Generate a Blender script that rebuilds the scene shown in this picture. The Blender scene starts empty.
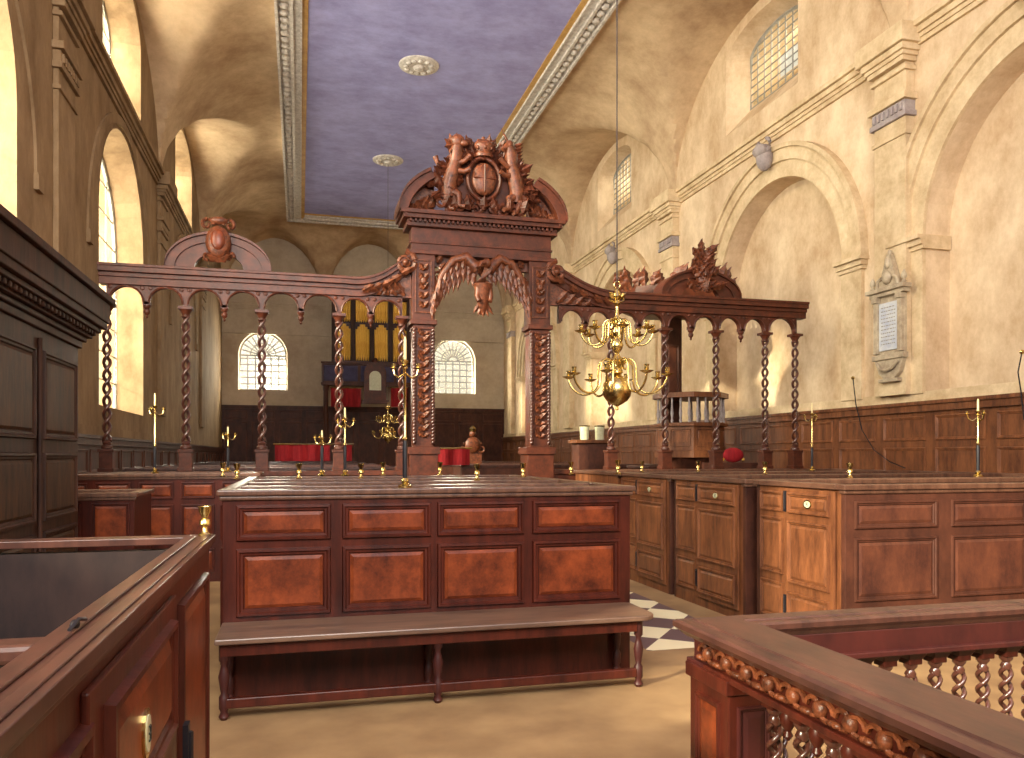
import bpy, math, random
from math import sin, cos, tan, atan, atan2, pi, sqrt, radians
from mathutils import Vector, Matrix
random.seed(7)
sc = bpy.context.scene
col = sc.collection
EYE = 1.6; FOC = 796.0; TH = radians(14.9); HZ = 455.0

def at(px, py, Y):
    """world point on the plane Y=const seen at a photo pixel"""
    X = Y * tan(TH + atan((px - 512) / FOC))
    d = X * sin(TH) + Y * cos(TH)
    return Vector((X, Y, EYE + (HZ - py) * d / FOC))
def atX(px, py, X):
    Y = X / tan(TH + atan((px - 512) / FOC))
    d = X * sin(TH) + Y * cos(TH)
    return Vector((X, Y, EYE + (HZ - py) * d / FOC))

# ------------------------------------------------------------- materials
def lin(c):
    return tuple(((v / 255) / 12.92 if v / 255 <= .04045 else ((v / 255 + .055) / 1.055) ** 2.4) for v in c)
def mat(name, a, b=None, rough=.6, scale=(3, 3, 3), bump=.0, metal=0, spec=.5, detail=6, coat=0, lo=.35, hi=.68):
    m = bpy.data.materials.new(name); m.use_nodes = True
    N = m.node_tree.nodes; L = m.node_tree.links
    P = N['Principled BSDF']
    P.inputs['Roughness'].default_value = rough; P.inputs['Metallic'].default_value = metal
    P.inputs['Specular IOR Level'].default_value = spec
    P.inputs['Coat Weight'].default_value = coat; P.inputs['Coat Roughness'].default_value = .2
    if b is None: b = tuple(v * .75 for v in a)
    tc = N.new('ShaderNodeTexCoord'); mp = N.new('ShaderNodeMapping'); nz = N.new('ShaderNodeTexNoise')
    mp.inputs['Scale'].default_value = scale
    L.new(tc.outputs['Object'], mp.inputs['Vector']); L.new(mp.outputs['Vector'], nz.inputs['Vector'])
    nz.inputs['Scale'].default_value = 1; nz.inputs['Detail'].default_value = detail; nz.inputs['Roughness'].default_value = .74
    cr = N.new('ShaderNodeValToRGB'); cr.color_ramp.elements[0].position = lo; cr.color_ramp.elements[1].position = hi
    cr.color_ramp.elements[0].color = (*lin(b), 1); cr.color_ramp.elements[1].color = (*lin(a), 1)
    L.new(nz.outputs['Fac'], cr.inputs['Fac']); L.new(cr.outputs['Color'], P.inputs['Base Color'])
    if bump:
        bn = N.new('ShaderNodeBump'); bn.inputs['Strength'].default_value = bump; bn.inputs['Distance'].default_value = .02
        n2 = N.new('ShaderNodeTexNoise'); n2.inputs['Scale'].default_value = 3; n2.inputs['Detail'].default_value = 8
        L.new(mp.outputs['Vector'], n2.inputs['Vector']); L.new(n2.outputs['Fac'], bn.inputs['Height']); L.new(bn.outputs['Normal'], P.inputs['Normal'])
    return m
M = {}
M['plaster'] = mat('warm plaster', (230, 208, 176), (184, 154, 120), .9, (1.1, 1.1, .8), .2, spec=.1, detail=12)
M['plaster_left'] = mat('shade toned brown plaster', (162, 136, 104), (118, 94, 68), .9, (1.1, 1.1, .6), .15, spec=.1, detail=9)  # shade of the left wall is put into this darker plaster colour
M['plaster_far'] = mat('grey plaster', (208, 194, 170), (168, 150, 128), .9, (.5, .5, .5), .1, spec=.1, detail=9)
M['vault'] = mat('vault plaster', (220, 194, 158), (164, 134, 104), .9, (.6, .6, .6), .1, spec=.1, detail=9)
M['stone'] = mat('pale moulding', (226, 204, 168), (186, 160, 124), .85, (2, 2, 2), .1, spec=.1)
M['stone_grey'] = mat('grey violet moulding', (176, 165, 160), (140, 128, 128), .85, (5, 5, 5), .1, spec=.1)
M['blue'] = mat('lavender blue ceiling paint', (178, 180, 232), (146, 144, 196), .9, (1.1, 1.6, 1), .05, spec=.1, detail=12)
M['white_orn'] = mat('white carved plaster', (228, 222, 214), (176, 168, 160), .8, (9, 9, 9), .2, spec=.2)
M['gold_band'] = mat('ochre gilt band', (206, 164, 92), (172, 128, 66), .6, (3, 3, 3), 0, spec=.3)
M['mahog'] = mat('red mahogany frame', (84, 34, 22), (48, 18, 13), .36, (9, 9, 1.5), .05, spec=.3, coat=.06)
M['mahog_panel'] = mat('orange mahogany field', (140, 66, 34), (64, 26, 16), .36, (4.5, 4.5, 4), .06, spec=.3, coat=.08, detail=10)
M['mahog_dark'] = mat('dark mahogany', (74, 30, 26), (44, 18, 18), .45, (5, 5, 2), .05, spec=.4)
M['seat'] = mat('grey worn oak seat', (124, 96, 78), (84, 62, 52), .35, (1.5, 12, 3), .05, spec=.6)
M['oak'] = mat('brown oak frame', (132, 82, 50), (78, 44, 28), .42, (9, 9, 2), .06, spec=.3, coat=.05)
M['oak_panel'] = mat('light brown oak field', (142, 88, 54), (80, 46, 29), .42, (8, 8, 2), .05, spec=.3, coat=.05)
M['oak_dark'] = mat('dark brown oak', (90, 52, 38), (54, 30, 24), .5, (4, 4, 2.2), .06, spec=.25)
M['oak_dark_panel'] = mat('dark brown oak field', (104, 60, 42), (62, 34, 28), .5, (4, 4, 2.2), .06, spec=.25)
M['walnut'] = mat('dusky walnut', (74, 46, 34), (38, 25, 22), .55, (7, 7, 1.4), .1, spec=.2)
M['walnut_panel'] = mat('dusky walnut field', (88, 58, 36), (42, 27, 22), .55, (7, 7, 1.6), .1, spec=.2)
M['rail'] = mat('worn rail top', (112, 78, 60), (66, 42, 34), .36, (12, 2, 3), .08, spec=.5, coat=.1)
M['rail_dark'] = mat('dark rail top', (88, 54, 44), (50, 30, 27), .36, (10, 3, 3), .05, spec=.5, coat=.1)
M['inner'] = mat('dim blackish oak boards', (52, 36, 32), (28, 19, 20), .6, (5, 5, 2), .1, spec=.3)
M['screen'] = mat('carved screen oak', (96, 46, 27), (54, 25, 15), .46, (6, 6, 6), .06, spec=.3, coat=.05)
M['screen_lt'] = mat('carved screen oak light', (130, 70, 42), (52, 25, 16), .42, (18, 18, 18), .3, spec=.4, coat=.05)
M['twist'] = mat('dark polished twist', (94, 54, 42), (54, 27, 22), .28, (8, 8, 8), 0, spec=.7, coat=.4)
M['brass'] = mat('polished brass', (232, 212, 150), (196, 166, 96), .26, (8, 8, 8), 0, metal=1)
M['iron'] = mat('black iron', (34, 32, 38), (20, 18, 24), .45, (8, 8, 8), 0, spec=.4)
M['candle'] = mat('ivory candle', (236, 220, 170), (218, 198, 140), .5, (8, 8, 8), 0)
M['enamel'] = mat('white enamel', (206, 206, 176), (180, 176, 140), .35, (8, 8, 8), 0)
M['ink'] = mat('black paint', (40, 50, 50), (30, 36, 36), .5, (8, 8, 8), 0)
M['red'] = mat('crimson cloth', (160, 34, 38), (112, 20, 28), .8, (6, 6, 1), .1, spec=.2)
M['blue_cloth'] = mat('slate blue panel', (78, 74, 104), (54, 50, 74), .7, (4, 4, 4), 0, spec=.2)
M['gilt'] = mat('gilded pipe', (232, 186, 76), (198, 146, 44), .4, (8, 8, 3), 0, metal=.35, spec=.5)
M['marble'] = mat('grey marble', (196, 180, 152), (150, 132, 110), .45, (6, 6, 6), .05)
M['marble_lt'] = mat('pale blue marble tablet', (212, 212, 206), (170, 176, 196), .4, (5, 5, 5), 0)
M['lead'] = mat('lead glazing bar', (158, 152, 140), (130, 126, 116), .7, (6, 6, 6), 0)
M['cord'] = mat('dark cord', (70, 60, 60), (50, 42, 42), .8, (6, 6, 6), 0)

def glassmat():
    m = bpy.data.materials.new('old window glass'); m.use_nodes = True
    N = m.node_tree.nodes; L = m.node_tree.links; N.clear()
    o = N.new('ShaderNodeOutputMaterial'); mx = N.new('ShaderNodeMixShader'); t = N.new('ShaderNodeBsdfTransparent'); g = N.new('ShaderNodeBsdfGlossy')
    t.inputs['Color'].default_value = (.96, .95, .88, 1); g.inputs['Roughness'].default_value = .15
    mx.inputs['Fac'].default_value = .12
    L.new(t.outputs[0], mx.inputs[1]); L.new(g.outputs[0], mx.inputs[2]); L.new(mx.outputs[0], o.inputs[0])
    return m
M['glass'] = glassmat()

def floormat():
    m = bpy.data.materials.new('floor boards and paving'); m.use_nodes = True
    N = m.node_tree.nodes; L = m.node_tree.links; P = N['Principled BSDF']
    P.inputs['Roughness'].default_value = .6; P.inputs['Specular IOR Level'].default_value = .3
    tc = N.new('ShaderNodeTexCoord'); sp = N.new('ShaderNodeSeparateXYZ'); L.new(tc.outputs['Object'], sp.inputs[0])
    nz = N.new('ShaderNodeTexNoise'); nz.inputs['Scale'].default_value = 2.2; nz.inputs['Detail'].default_value = 10; L.new(tc.outputs['Object'], nz.inputs['Vector'])
    cr = N.new('ShaderNodeValToRGB'); cr.color_ramp.elements[0].position = .35; cr.color_ramp.elements[1].position = .7
    cr.color_ramp.elements[0].color = (*lin((132, 104, 74)), 1); cr.color_ramp.elements[1].color = (*lin((164, 134, 96)), 1); L.new(nz.outputs['Fac'], cr.inputs['Fac'])
    ck = N.new('ShaderNodeTexChecker'); ck.inputs['Scale'].default_value = 1.0
    mp = N.new('ShaderNodeMapping'); mp.inputs['Rotation'].default_value = (0, 0, radians(40)); mp.inputs['Scale'].default_value = (2.3, 2.3, .01)
    mp.inputs['Location'].default_value = (.1, .3, .5)
    L.new(tc.outputs['Object'], mp.inputs['Vector']); L.new(mp.outputs['Vector'], ck.inputs['Vector'])
    ck.inputs['Color1'].default_value = (*lin((232, 220, 182)), 1); ck.inputs['Color2'].default_value = (*lin((104, 82, 82)), 1)
    def cmp(out, op, v):
        n = N.new('ShaderNodeMath'); n.operation = op; n.inputs[1].default_value = v; L.new(out, n.inputs[0]); return n.outputs[0]
    def mul(a, b):
        n = N.new('ShaderNodeMath'); n.operation = 'MULTIPLY'; L.new(a, n.inputs[0]); L.new(b, n.inputs[1]); return n.outputs[0]
    f = mul(mul(cmp(sp.outputs['X'], 'GREATER_THAN', 2.75), cmp(sp.outputs['X'], 'LESS_THAN', 3.75)), cmp(sp.outputs['Y'], 'GREATER_THAN', 6.0))
    f = mul(f, cmp(sp.outputs['Y'], 'LESS_THAN', 30))
    mx = N.new('ShaderNodeMix'); mx.data_type = 'RGBA'; L.new(f, mx.inputs['Factor']); L.new(cr.outputs['Color'], mx.inputs['A']); L.new(ck.outputs['Color'], mx.inputs['B'])
    L.new(mx.outputs['Result'], P.inputs['Base Color'])
    return m
M['floor'] = floormat()

# ------------------------------------------------------------- object helpers
def link(o, parent=None):
    col.objects.link(o)
    if parent is not None: o.parent = parent
    return o
def thing(name, label, cat, loc=(0, 0, 0), rz=0, group=None):
    o = bpy.data.objects.new(name, None); o.empty_display_size = .1
    col.objects.link(o); o.location = loc; o.rotation_euler = (0, 0, rz)
    return tag(o, label, cat, group)
def tag(o, label=None, cat=None, group=None, kind=None):
    if label: o['label'] = label
    if cat: o['category'] = cat
    if group: o['group'] = group
    if kind: o['kind'] = kind
    return o
def kids(o): return [c for c in bpy.data.objects if c.parent == o]
def copy_tree(o, parent=None):
    c = o.copy(); col.objects.link(c); c.parent = parent
    for ch in kids(o): copy_tree(ch, c)
    return c

class MB:
    def __init__(s): s.v = []; s.f = []; s.m = []
    def add(s, vs, fs, M4=None, mi=0):
        b = len(s.v)
        s.v += [tuple(M4 @ Vector(p)) if M4 is not None else tuple(p) for p in vs]
        s.f += [tuple(b + i for i in f) for f in fs]; s.m += [mi] * len(fs)
        return s
    def box(s, x0, y0, z0, x1, y1, z1, M4=None, mi=0):
        vs = [(x, y, z) for z in (z0, z1) for y in (y0, y1) for x in (x0, x1)]
        return s.add(vs, [(0, 2, 3, 1), (4, 5, 7, 6), (0, 1, 5, 4), (2, 6, 7, 3), (0, 4, 6, 2), (1, 3, 7, 5)], M4, mi)
    def lathe(s, prof, c=(0, 0, 0), n=12, M4=None, mi=0):
        vs = []; fs = []
        for r, z in prof:
            for i in range(n):
                a = 2 * pi * i / n; vs.append((c[0] + r * cos(a), c[1] + r * sin(a), c[2] + z))
        for j in range(len(prof) - 1):
            for i in range(n):
                fs.append((j * n + i, j * n + (i + 1) % n, (j + 1) * n + (i + 1) % n, (j + 1) * n + i))
        fs.append(tuple(range(n - 1, -1, -1))); k = (len(prof) - 1) * n; fs.append(tuple(range(k, k + n)))
        return s.add(vs, fs, M4, mi)
    def tube(s, pts, r, n=6, mi=0, M4=None, closed=False):
        pts = [Vector(p) for p in pts]; m = len(pts)
        rs = r if isinstance(r, (list, tuple)) else [r] * m
        vs = []; fs = []; up = None
        for i, p in enumerate(pts):
            if closed: t = pts[(i + 1) % m] - pts[i - 1]
            else: t = pts[min(i + 1, m - 1)] - pts[max(i - 1, 0)]
            t.normalize()
            if up is None:
                up = Vector((0, 0, 1)) if abs(t.z) < .9 else Vector((1, 0, 0))
            a = t.cross(up)
            if a.length < 1e-5: a = t.cross(Vector((0, 1, 0)))
            a.normalize(); b = t.cross(a); b.normalize(); up = -b if False else up
            for k in range(n):
                w = 2 * pi * k / n; vs.append(p + rs[i] * (cos(w) * a + sin(w) * b))
        for i in range(m if closed else m - 1):
            j = (i + 1) % m
            for k in range(n):
                fs.append((i * n + k, i * n + (k + 1) % n, j * n + (k + 1) % n, j * n + k))
        if not closed:
            fs.append(tuple(range(n - 1, -1, -1))); fs.append(tuple(range((m - 1) * n, m * n)))
        return s.add(vs, fs, M4, mi)
    def ell(s, c, r, nu=10, nv=6, M4=None, mi=0):
        vs = [(c[0], c[1], c[2] - r[2])]; fs = []
        for j in range(1, nv):
            t = -pi / 2 + pi * j / nv
            for i in range(nu):
                a = 2 * pi * i / nu; vs.append((c[0] + r[0] * cos(t) * cos(a), c[1] + r[1] * cos(t) * sin(a), c[2] + r[2] * sin(t)))
        vs.append((c[0], c[1], c[2] + r[2])); e = len(vs) - 1
        for i in range(nu):
            fs.append((0, 1 + (i + 1) % nu, 1 + i)); fs.append((e, e - nu + i, e - nu + (i + 1) % nu))
        for j in range(nv - 2):
            for i in range(nu):
                a = 1 + j * nu; fs.append((a + i, a + (i + 1) % nu, a + nu + (i + 1) % nu, a + nu + i))
        return s.add(vs, fs, M4, mi)
    def loft(s, A, B, M4=None, mi=0, caps=True):
        n = len(A); fs = [(i, (i + 1) % n, n + (i + 1) % n, n + i) for i in range(n)]
        if caps: fs += [tuple(range(n - 1, -1, -1)), tuple(range(n, 2 * n))]
        return s.add(list(A) + list(B), fs, M4, mi)
    def strip(s, A, B, depth, M4=None, mi=0):
        """ribbon between polylines A and B (same length) extruded by the vector depth"""
        n = len(A); d = Vector(depth)
        vs = [Vector(p) for p in A] + [Vector(p) for p in B]; vs += [p + d for p in vs]
        fs = []
        for i in range(n - 1):
            fs += [(i, i + 1, n + i + 1, n + i), (2 * n + i, 3 * n + i, 3 * n + i + 1, 2 * n + i + 1),
                   (i, 2 * n + i, 2 * n + i + 1, i + 1), (n + i, n + i + 1, 3 * n + i + 1, 3 * n + i)]
        fs += [(0, n, 3 * n, 2 * n), (n - 1, 3 * n - 1, 4 * n - 1, 2 * n - 1)]
        return s.add(vs, fs, M4, mi)
    def build(s, name, m, parent=None, label=None, bevel=0, smooth=None, loc=None):
        me = bpy.data.meshes.new(name); me.from_pydata([tuple(p) for p in s.v], [], s.f)
        for x in (m if isinstance(m, (list, tuple)) else [m]): me.materials.append(M[x])
        for i, p in enumerate(me.polygons): p.material_index = s.m[i]
        import bmesh
        bm = bmesh.new(); bm.from_mesh(me); bmesh.ops.recalc_face_normals(bm, faces=bm.faces); bm.to_mesh(me); bm.free()
        if smooth is not None:
            for p in me.polygons: p.use_smooth = True
            try: me.set_sharp_from_angle(angle=radians(smooth))
            except Exception: pass
        o = bpy.data.objects.new(name, me); link(o, parent)
        if loc: o.location = loc
        if label: o['label'] = label
        if bevel:
            b = o.modifiers.new('bevel', 'BEVEL'); b.width = bevel; b.segments = 2; b.limit_method = 'ANGLE'; b.angle_limit = radians(40)
        return o

def FR(o, u, n):
    """face frame: local x = u (along), y = n (outward), z = up"""
    u = Vector(u); n = Vector(n); v = Vector((0, 0, 1)); M4 = Matrix.Identity(4)
    for i in range(3): M4[i][0] = u[i]; M4[i][1] = n[i]; M4[i][2] = v[i]; M4[i][3] = o[i]
    return M4

def rect_ring(mb, F, u0, v0, u1, v1, w, d, base=0):
    """mitred moulding ring: outer edge low, ridge high, inner low"""
    def loop(i, h): return [(u0 + i, base + h, v0 + i), (u1 - i, base + h, v0 + i), (u1 - i, base + h, v1 - i), (u0 + i, base + h, v1 - i)]
    prof = [(0, 0), (w * .12, d), (w * .4, d * 1.05), (w * .55, d * .5), (w * .8, d * .45), (w, -.004)]
    vs = []; fs = []
    for i, h in prof: vs += loop(i, h)
    for k in range(len(prof) - 1):
        for j in range(4): fs.append((k * 4 + j, k * 4 + (j + 1) % 4, k * 4 + 4 + (j + 1) % 4, k * 4 + 4 + j))
    mb.add(vs, fs, F)
def raised_field(mb, F, u0, v0, u1, v1, w, d, base=0):
    vs = []
    for i, h in ((0, 0.001), (w, d), ):
        vs += [(u0 + i, base + h, v0 + i), (u1 - i, base + h, v0 + i), (u1 - i, base + h, v1 - i), (u0 + i, base + h, v1 - i)]
    mb.add(vs, [(0, 1, 5, 4), (1, 2, 6, 5), (2, 3, 7, 6), (3, 0, 4, 7), (4, 5, 6, 7)], F)
def panel(parent, F, u0, v0, u1, v1, frame='mahog', field='mahog_panel', w=.05, d=.018, name='panel'):
    mb = MB(); rect_ring(mb, F, u0, v0, u1, v1, w, d)
    k = len(mb.f)
    i = w
    if u1 - u0 > 4 * w and v1 - v0 > 3 * w: raised_field(mb, F, u0 + i, v0 + i, u1 - i, v1 - i, min(.022, w), d * .6)
    else: raised_field(mb, F, u0 + i * .9, v0 + i * .9, u1 - i * .9, v1 - i * .9, .01, d * .4)
    for q in range(k, len(mb.f)): mb.m[q] = 1
    return mb.build(name, [frame, field], parent)

def arch_poly(c, half, zs, zb, n=24, rise=None):
    rise = half if rise is None else rise
    pts = [(c - half, zb)] + [(c - half * cos(pi * i / n), zs + rise * sin(pi * i / n)) for i in range(n + 1)] + [(c + half, zb)]
    return pts

def boolean_cut(obj, cutters):
    for c in cutters:
        m = obj.modifiers.new('cut', 'BOOLEAN'); m.operation = 'DIFFERENCE'; m.object = c; m.solver = 'EXACT'
    bpy.context.view_layer.update()
    dg = bpy.context.evaluated_depsgraph_get()
    me = bpy.data.meshes.new_from_object(obj.evaluated_get(dg))
    obj.modifiers.clear(); obj.data = me
    for c in cutters: bpy.data.objects.remove(c)

# ============================================================= THE SHELL
XL, XR, YF, YB = -3.1, 8.8, 34.5, -3.0
ZS, ZC = 7.95, 10.7           # vault springing, flat ceiling
CX0, CX1, CYF = -.5, 6.1, 31.6   # flat panel with its border
mb = MB(); mb.box(-6, YB, -.2, 12, YF + .5, 0)
tag(mb.build('floor', 'floor'), kind='structure')

LB = [-3.7, 4.1, 11.9, 19.7, 27.5, 35.3]
RB = [-5.0, 2.6, 10.2, 17.8, 25.4, 33.0, 40.6]
EX = [XL, 1.0, 4.8, XR]    # end wall bays
def pen(t, B, frac=.955):
    for a, b in zip(B[:-1], B[1:]):
        if a <= t <= b:
            c = (a + b) / 2; h = (b - a) / 2 * frac
            u = min(1, abs(t - c) / h); return ZS + (ZC - .08 - ZS) * sqrt(1 - u * u)
    return ZS
def cove(dist, width):
    u = max(0, min(1, dist / width)); return ZS + (ZC - ZS) * sqrt(max(0, 1 - u * u))
def nodes(B, lo, hi, frac=.955, n=28):
    r = {lo, hi}
    for a, b in zip(B[:-1], B[1:]):
        c = (a + b) / 2; h = (b - a) / 2 * frac
        for i in range(n + 1):
            t = c - h * cos(pi * i / n)
            if lo < t < hi: r.add(round(t, 4))
        for t in (a, b):
            if lo < t < hi: r.add(round(t, 4))
    return sorted(r)
def vault_half(B, x_wall, x_ceil, x_mid):
    sgn = 1 if x_ceil > x_wall else -1; W = abs(x_ceil - x_wall)
    xs = [x_ceil - sgn * W * sin(pi / 2 * i / 22) for i in range(22, -1, -1)]
    xs += [x_ceil + sgn * abs(x_mid - x_ceil) * i / 12 for i in range(1, 13)]
    ys = [y for y in nodes(B, YB, CYF)]
    WY = YF - CYF
    ys += [CYF + WY * sin(pi / 2 * i / 18) for i in range(1, 19)]
    vs = []; fs = []
    for x in xs:
        for y in ys:
            dx = max(0, sgn * (x_ceil - x)); dy = max(0, y - CYF)
            z = ZC
            if dx > 0: z = min(z, max(cove(dx, W), pen(y, B)))
            if dy > 0: z = min(z, max(cove(dy, WY), pen(x, EX)))
            vs.append((x, y, z))
    n = len(ys); mi = []
    for i in range(len(xs) - 1):
        for j in range(n - 1):
            fs.append((i * n + j, i * n + j + 1, (i + 1) * n + j + 1, (i + 1) * n + j))
            cx = (xs[i] + xs[i + 1]) / 2; cy = (ys[j] + ys[j + 1]) / 2
            mi.append(1 if (CX0 + .3 < cx < CX1 - .3 and cy < CYF) else 0)
    return vs, fs, mi
mb = MB()
for B, w, c in ((LB, XL, CX0), (RB, XR, CX1)):
    vs, fs, mi = vault_half(B, w, c, 2.8)
    mb.add(vs, fs); mb.m[-len(fs):] = mi
ce = mb.build('ceiling', ['vault', 'blue'], smooth=28); tag(ce, kind='structure')
# roof slab above the vault keeps the daylight out
mb = MB(); mb.box(-5, YB, ZC + .35, 11, YF + .6, ZC + .5); tag(mb.build('ceiling', 'vault'), kind='structure')

def cutter(A, B):
    mb = MB(); mb.loft(A, B); return mb.build('cutter', 'plaster')
mb = MB(); mb.box(XL, YB - .4, 0, XR, YB, 3.4); tag(mb.build('light_block_wall', 'plaster_left'), kind='structure')  # unseen low wall, added to block low light from the open rear
# ---- left wall
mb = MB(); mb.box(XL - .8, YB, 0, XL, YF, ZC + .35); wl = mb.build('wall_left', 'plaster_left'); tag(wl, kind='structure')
LWIN = [.5, 8.3, 15.8]           # tall windows
LCL = [8.0, 15.8, 23.6]          # clerestory
cs = []
def wcut(side, c, h0, h1, zb0, zb1, zs0, zs1, r0, r1, x_in, x_out):
    A = [(x_in, y, z) for y, z in arch_poly(c, h0, zs0, zb0, 20, r0)]
    B = [(x_out, y, z) for y, z in arch_poly(c, h1, zs1, zb1, 20, r1)]
    return cutter(A, B)
for c in LWIN: cs.append(wcut(0, c, 1.85, 1.78, 2.4, 2.6, 5.55, 5.5, 1.85, 1.75, XL + .01, XL - .82))
for c in LCL: cs.append(wcut(0, c, 1.6, 1.5, 8.25, 8.7, 9.7, 9.7, .75, .7, XL + .01, XL - .82))
boolean_cut(wl, cs)
# ---- right wall
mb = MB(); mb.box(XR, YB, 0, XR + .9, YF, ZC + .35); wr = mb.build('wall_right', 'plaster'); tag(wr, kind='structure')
RAR = [(1.0, 2.0), (7.65, 2.0), (13.5, 2.05), (21.2, 2.05), (29.2, 2.05)]
RCL = [6.4, 14.0, 21.6, 29.2]
cs = []
for c, h in RAR:
    A = [(XR - .01, y, z) for y, z in arch_poly(c, h, 4.8, 0.0, 28)]; B = [(XR + .42, y, z) for _, y, z in A]; cs.append(cutter(A, B))
for c in RCL: cs.append(wcut(1, c, 1.28, .62, 8.4, 9.5, 9.95, 9.95, .45, .34, XR - .01, XR + .92))
boolean_cut(wr, cs)
# ---- far wall
mb = MB(); mb.box(XL - .8, YF, 0, XR + .9, YF + .5, ZC + .35); wf = mb.build('wall_far', 'plaster_far'); tag(wf, kind='structure')
FW = []
for px in (263, 454):
    p = at(px, 390, YF); FW.append(p.x)
cs = []
for cx in FW:
    A = [(x, YF - .01, z) for x, z in arch_poly(cx, .97, 5.75, 4.3, 24)]; B = [(x, YF + .52, z) for x, _, z in A]
    B = [(cx + (x - cx) * .93, y, z) for x, y, z in B]; cs.append(cutter(A, B))
boolean_cut(wf, cs)

# ---- glazing
wn = [0]
def window(axis, pos, c, half, zb, zs, rise, nx, nz, bar=.018, radial=False):
    wn[0] += 1
    mb = MB()
    pts = arch_poly(c, half, zs, zb, 24, rise)
    def P(a, z, o=0): return (pos + o, a, z) if axis == 'x' else (a, pos + o, z)
    mb.loft([P(a, z) for a, z in pts], [P(a, z, .012) for a, z in pts])
    g = mb.build('window_%d' % wn[0], 'glass'); tag(g, kind='structure')
    mb = MB()
    mb.tube([P(a, z, -.02) for a, z in pts], bar * 2, 6, closed=True)
    def top(a):
        u = (a - c) / half; return zs + rise * sqrt(max(0, 1 - u * u))
    for i in range(1, nx):
        a = c - half + 2 * half * i / nx
        if not radial: mb.tube([P(a, zb, -.02), P(a, top(a), -.02)], bar, 4)
        else: mb.tube([P(a, zb, -.02), P(a, zs, -.02)], bar, 4)
    H = (zs + rise - zb)
    for j in range(1, nz):
        z = zb + H * j / nz
        if radial and z > zs: break
        w = half if z <= zs else half * sqrt(max(0, 1 - ((z - zs) / rise) ** 2))
        mb.tube([P(c - w, z, -.02), P(c + w, z, -.02)], bar, 4)
    if radial:
        mb.tube([P(c - half, zs, -.02), P(c + half, zs, -.02)], bar * 1.3, 4)
        for k in range(1, 12):
            t = pi * k / 12; mb.tube([P(c + .22 * half * cos(t), zs + .22 * half * sin(t), -.02), P(c + half * cos(t), zs + rise * sin(t), -.02)], bar, 4)
        mb.tube([P(c + .55 * half * cos(pi * k / 16), zs + .55 * half * sin(pi * k / 16), -.02) for k in range(17)], bar, 4)
        mb.tube([P(c + .22 * half * cos(pi * k / 12), zs + .22 * half * sin(pi * k / 12), -.02) for k in range(13)], bar, 4)
    mb.build('glazing_bars', 'lead', g)
for c in LWIN: window('x', XL - .5, c, 1.79, 2.5, 5.5, 1.78, 5, 9, .02)
for c in LCL: window('x', XL - .55, c, 1.52, 8.55, 9.7, .71, 6, 6)
for c in RCL: window('x', XR + .45, c, .98, 8.9, 9.95, .34, 8, 9, .018)
for cx in FW: window('y', YF + .3, cx, .93, 4.3, 5.75, .93, 6, 9, .028, True)

# ---- wall trim: string cornices, pilasters, arch mouldings, wainscot
tn = [0]
def trim(mb, m, **k):
    tn[0] += 1; o = mb.build('trim_%d' % tn[0], m, **k); tag(o, kind='structure'); return o
def cornice_run(mb, x, s, y0, y1, z0, steps):
    """steps: (z offset bottom, z offset top, projection)"""
    for a, b, p in steps: mb.box(min(x, x + s * p), y0, z0 + a, max(x, x + s * p), y1, z0 + b)
ST = [(0, .07, .05), (.07, .13, .08), (.13, .22, .12), (.22, .3, .18)]
mb = MB(); cornice_run(mb, XR, -1, YB, YF, 7.62, ST); trim(mb, 'stone')
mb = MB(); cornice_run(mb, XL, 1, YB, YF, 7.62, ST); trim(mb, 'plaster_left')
mb = MB()
for a, b, p in ST: mb.box(XL, YF - p, 7.62 + a, XR, YF, 7.62 + b)
mb.box(XL, YF - .1, 6.6, XR, YF, 6.75); trim(mb, 'plaster_far')
def pilaster(x, s, yc, w, m, m2, p=.16):
    mb = MB()
    def bx(y0, y1, z0, z1, pr, mi=0): mb.box(min(x, x + s * pr), y0, z0, max(x, x + s * pr), y1, z1, mi=mi)
    bx(yc - w, yc + w, 2.5, 7.62, p)
    bx(yc - w - .03, yc + w + .03, 6.35, 6.41, p + .03)
    bx(yc - w - .05, yc + w + .05, 6.62, 6.7, p + .05, 1)
    bx(yc - w - .02, yc + w + .02, 6.7, 6.86, p + .03, 1)
    for k in range(7):
        y = yc - w + 2 * w * (k + .5) / 7; bx(y - w * .08, y + w * .08, 6.71, 6.83, p + .06, 1)
    bx(yc - w - .07, yc + w + .07, 6.86, 6.96, p + .08)
    for a, b, q in ST: bx(yc - w - q, yc + w + q, 7.42 + a, 7.42 + b + .2, p + q + .04)
    bx(yc - w - .04, yc + w + .04, 7.3, 7.36, p + .05)
    trim(mb, [m, m2], bevel=.008)
for yc in (10.2, 17.8, 25.4, 32.9): pilaster(XR, -1, yc, .33, 'stone', 'stone_grey')
for yc in (4.1, 11.9, 19.7, 27.5): pilaster(XL, 1, yc, .4, 'plaster_left', 'plaster_left', .07)
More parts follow.
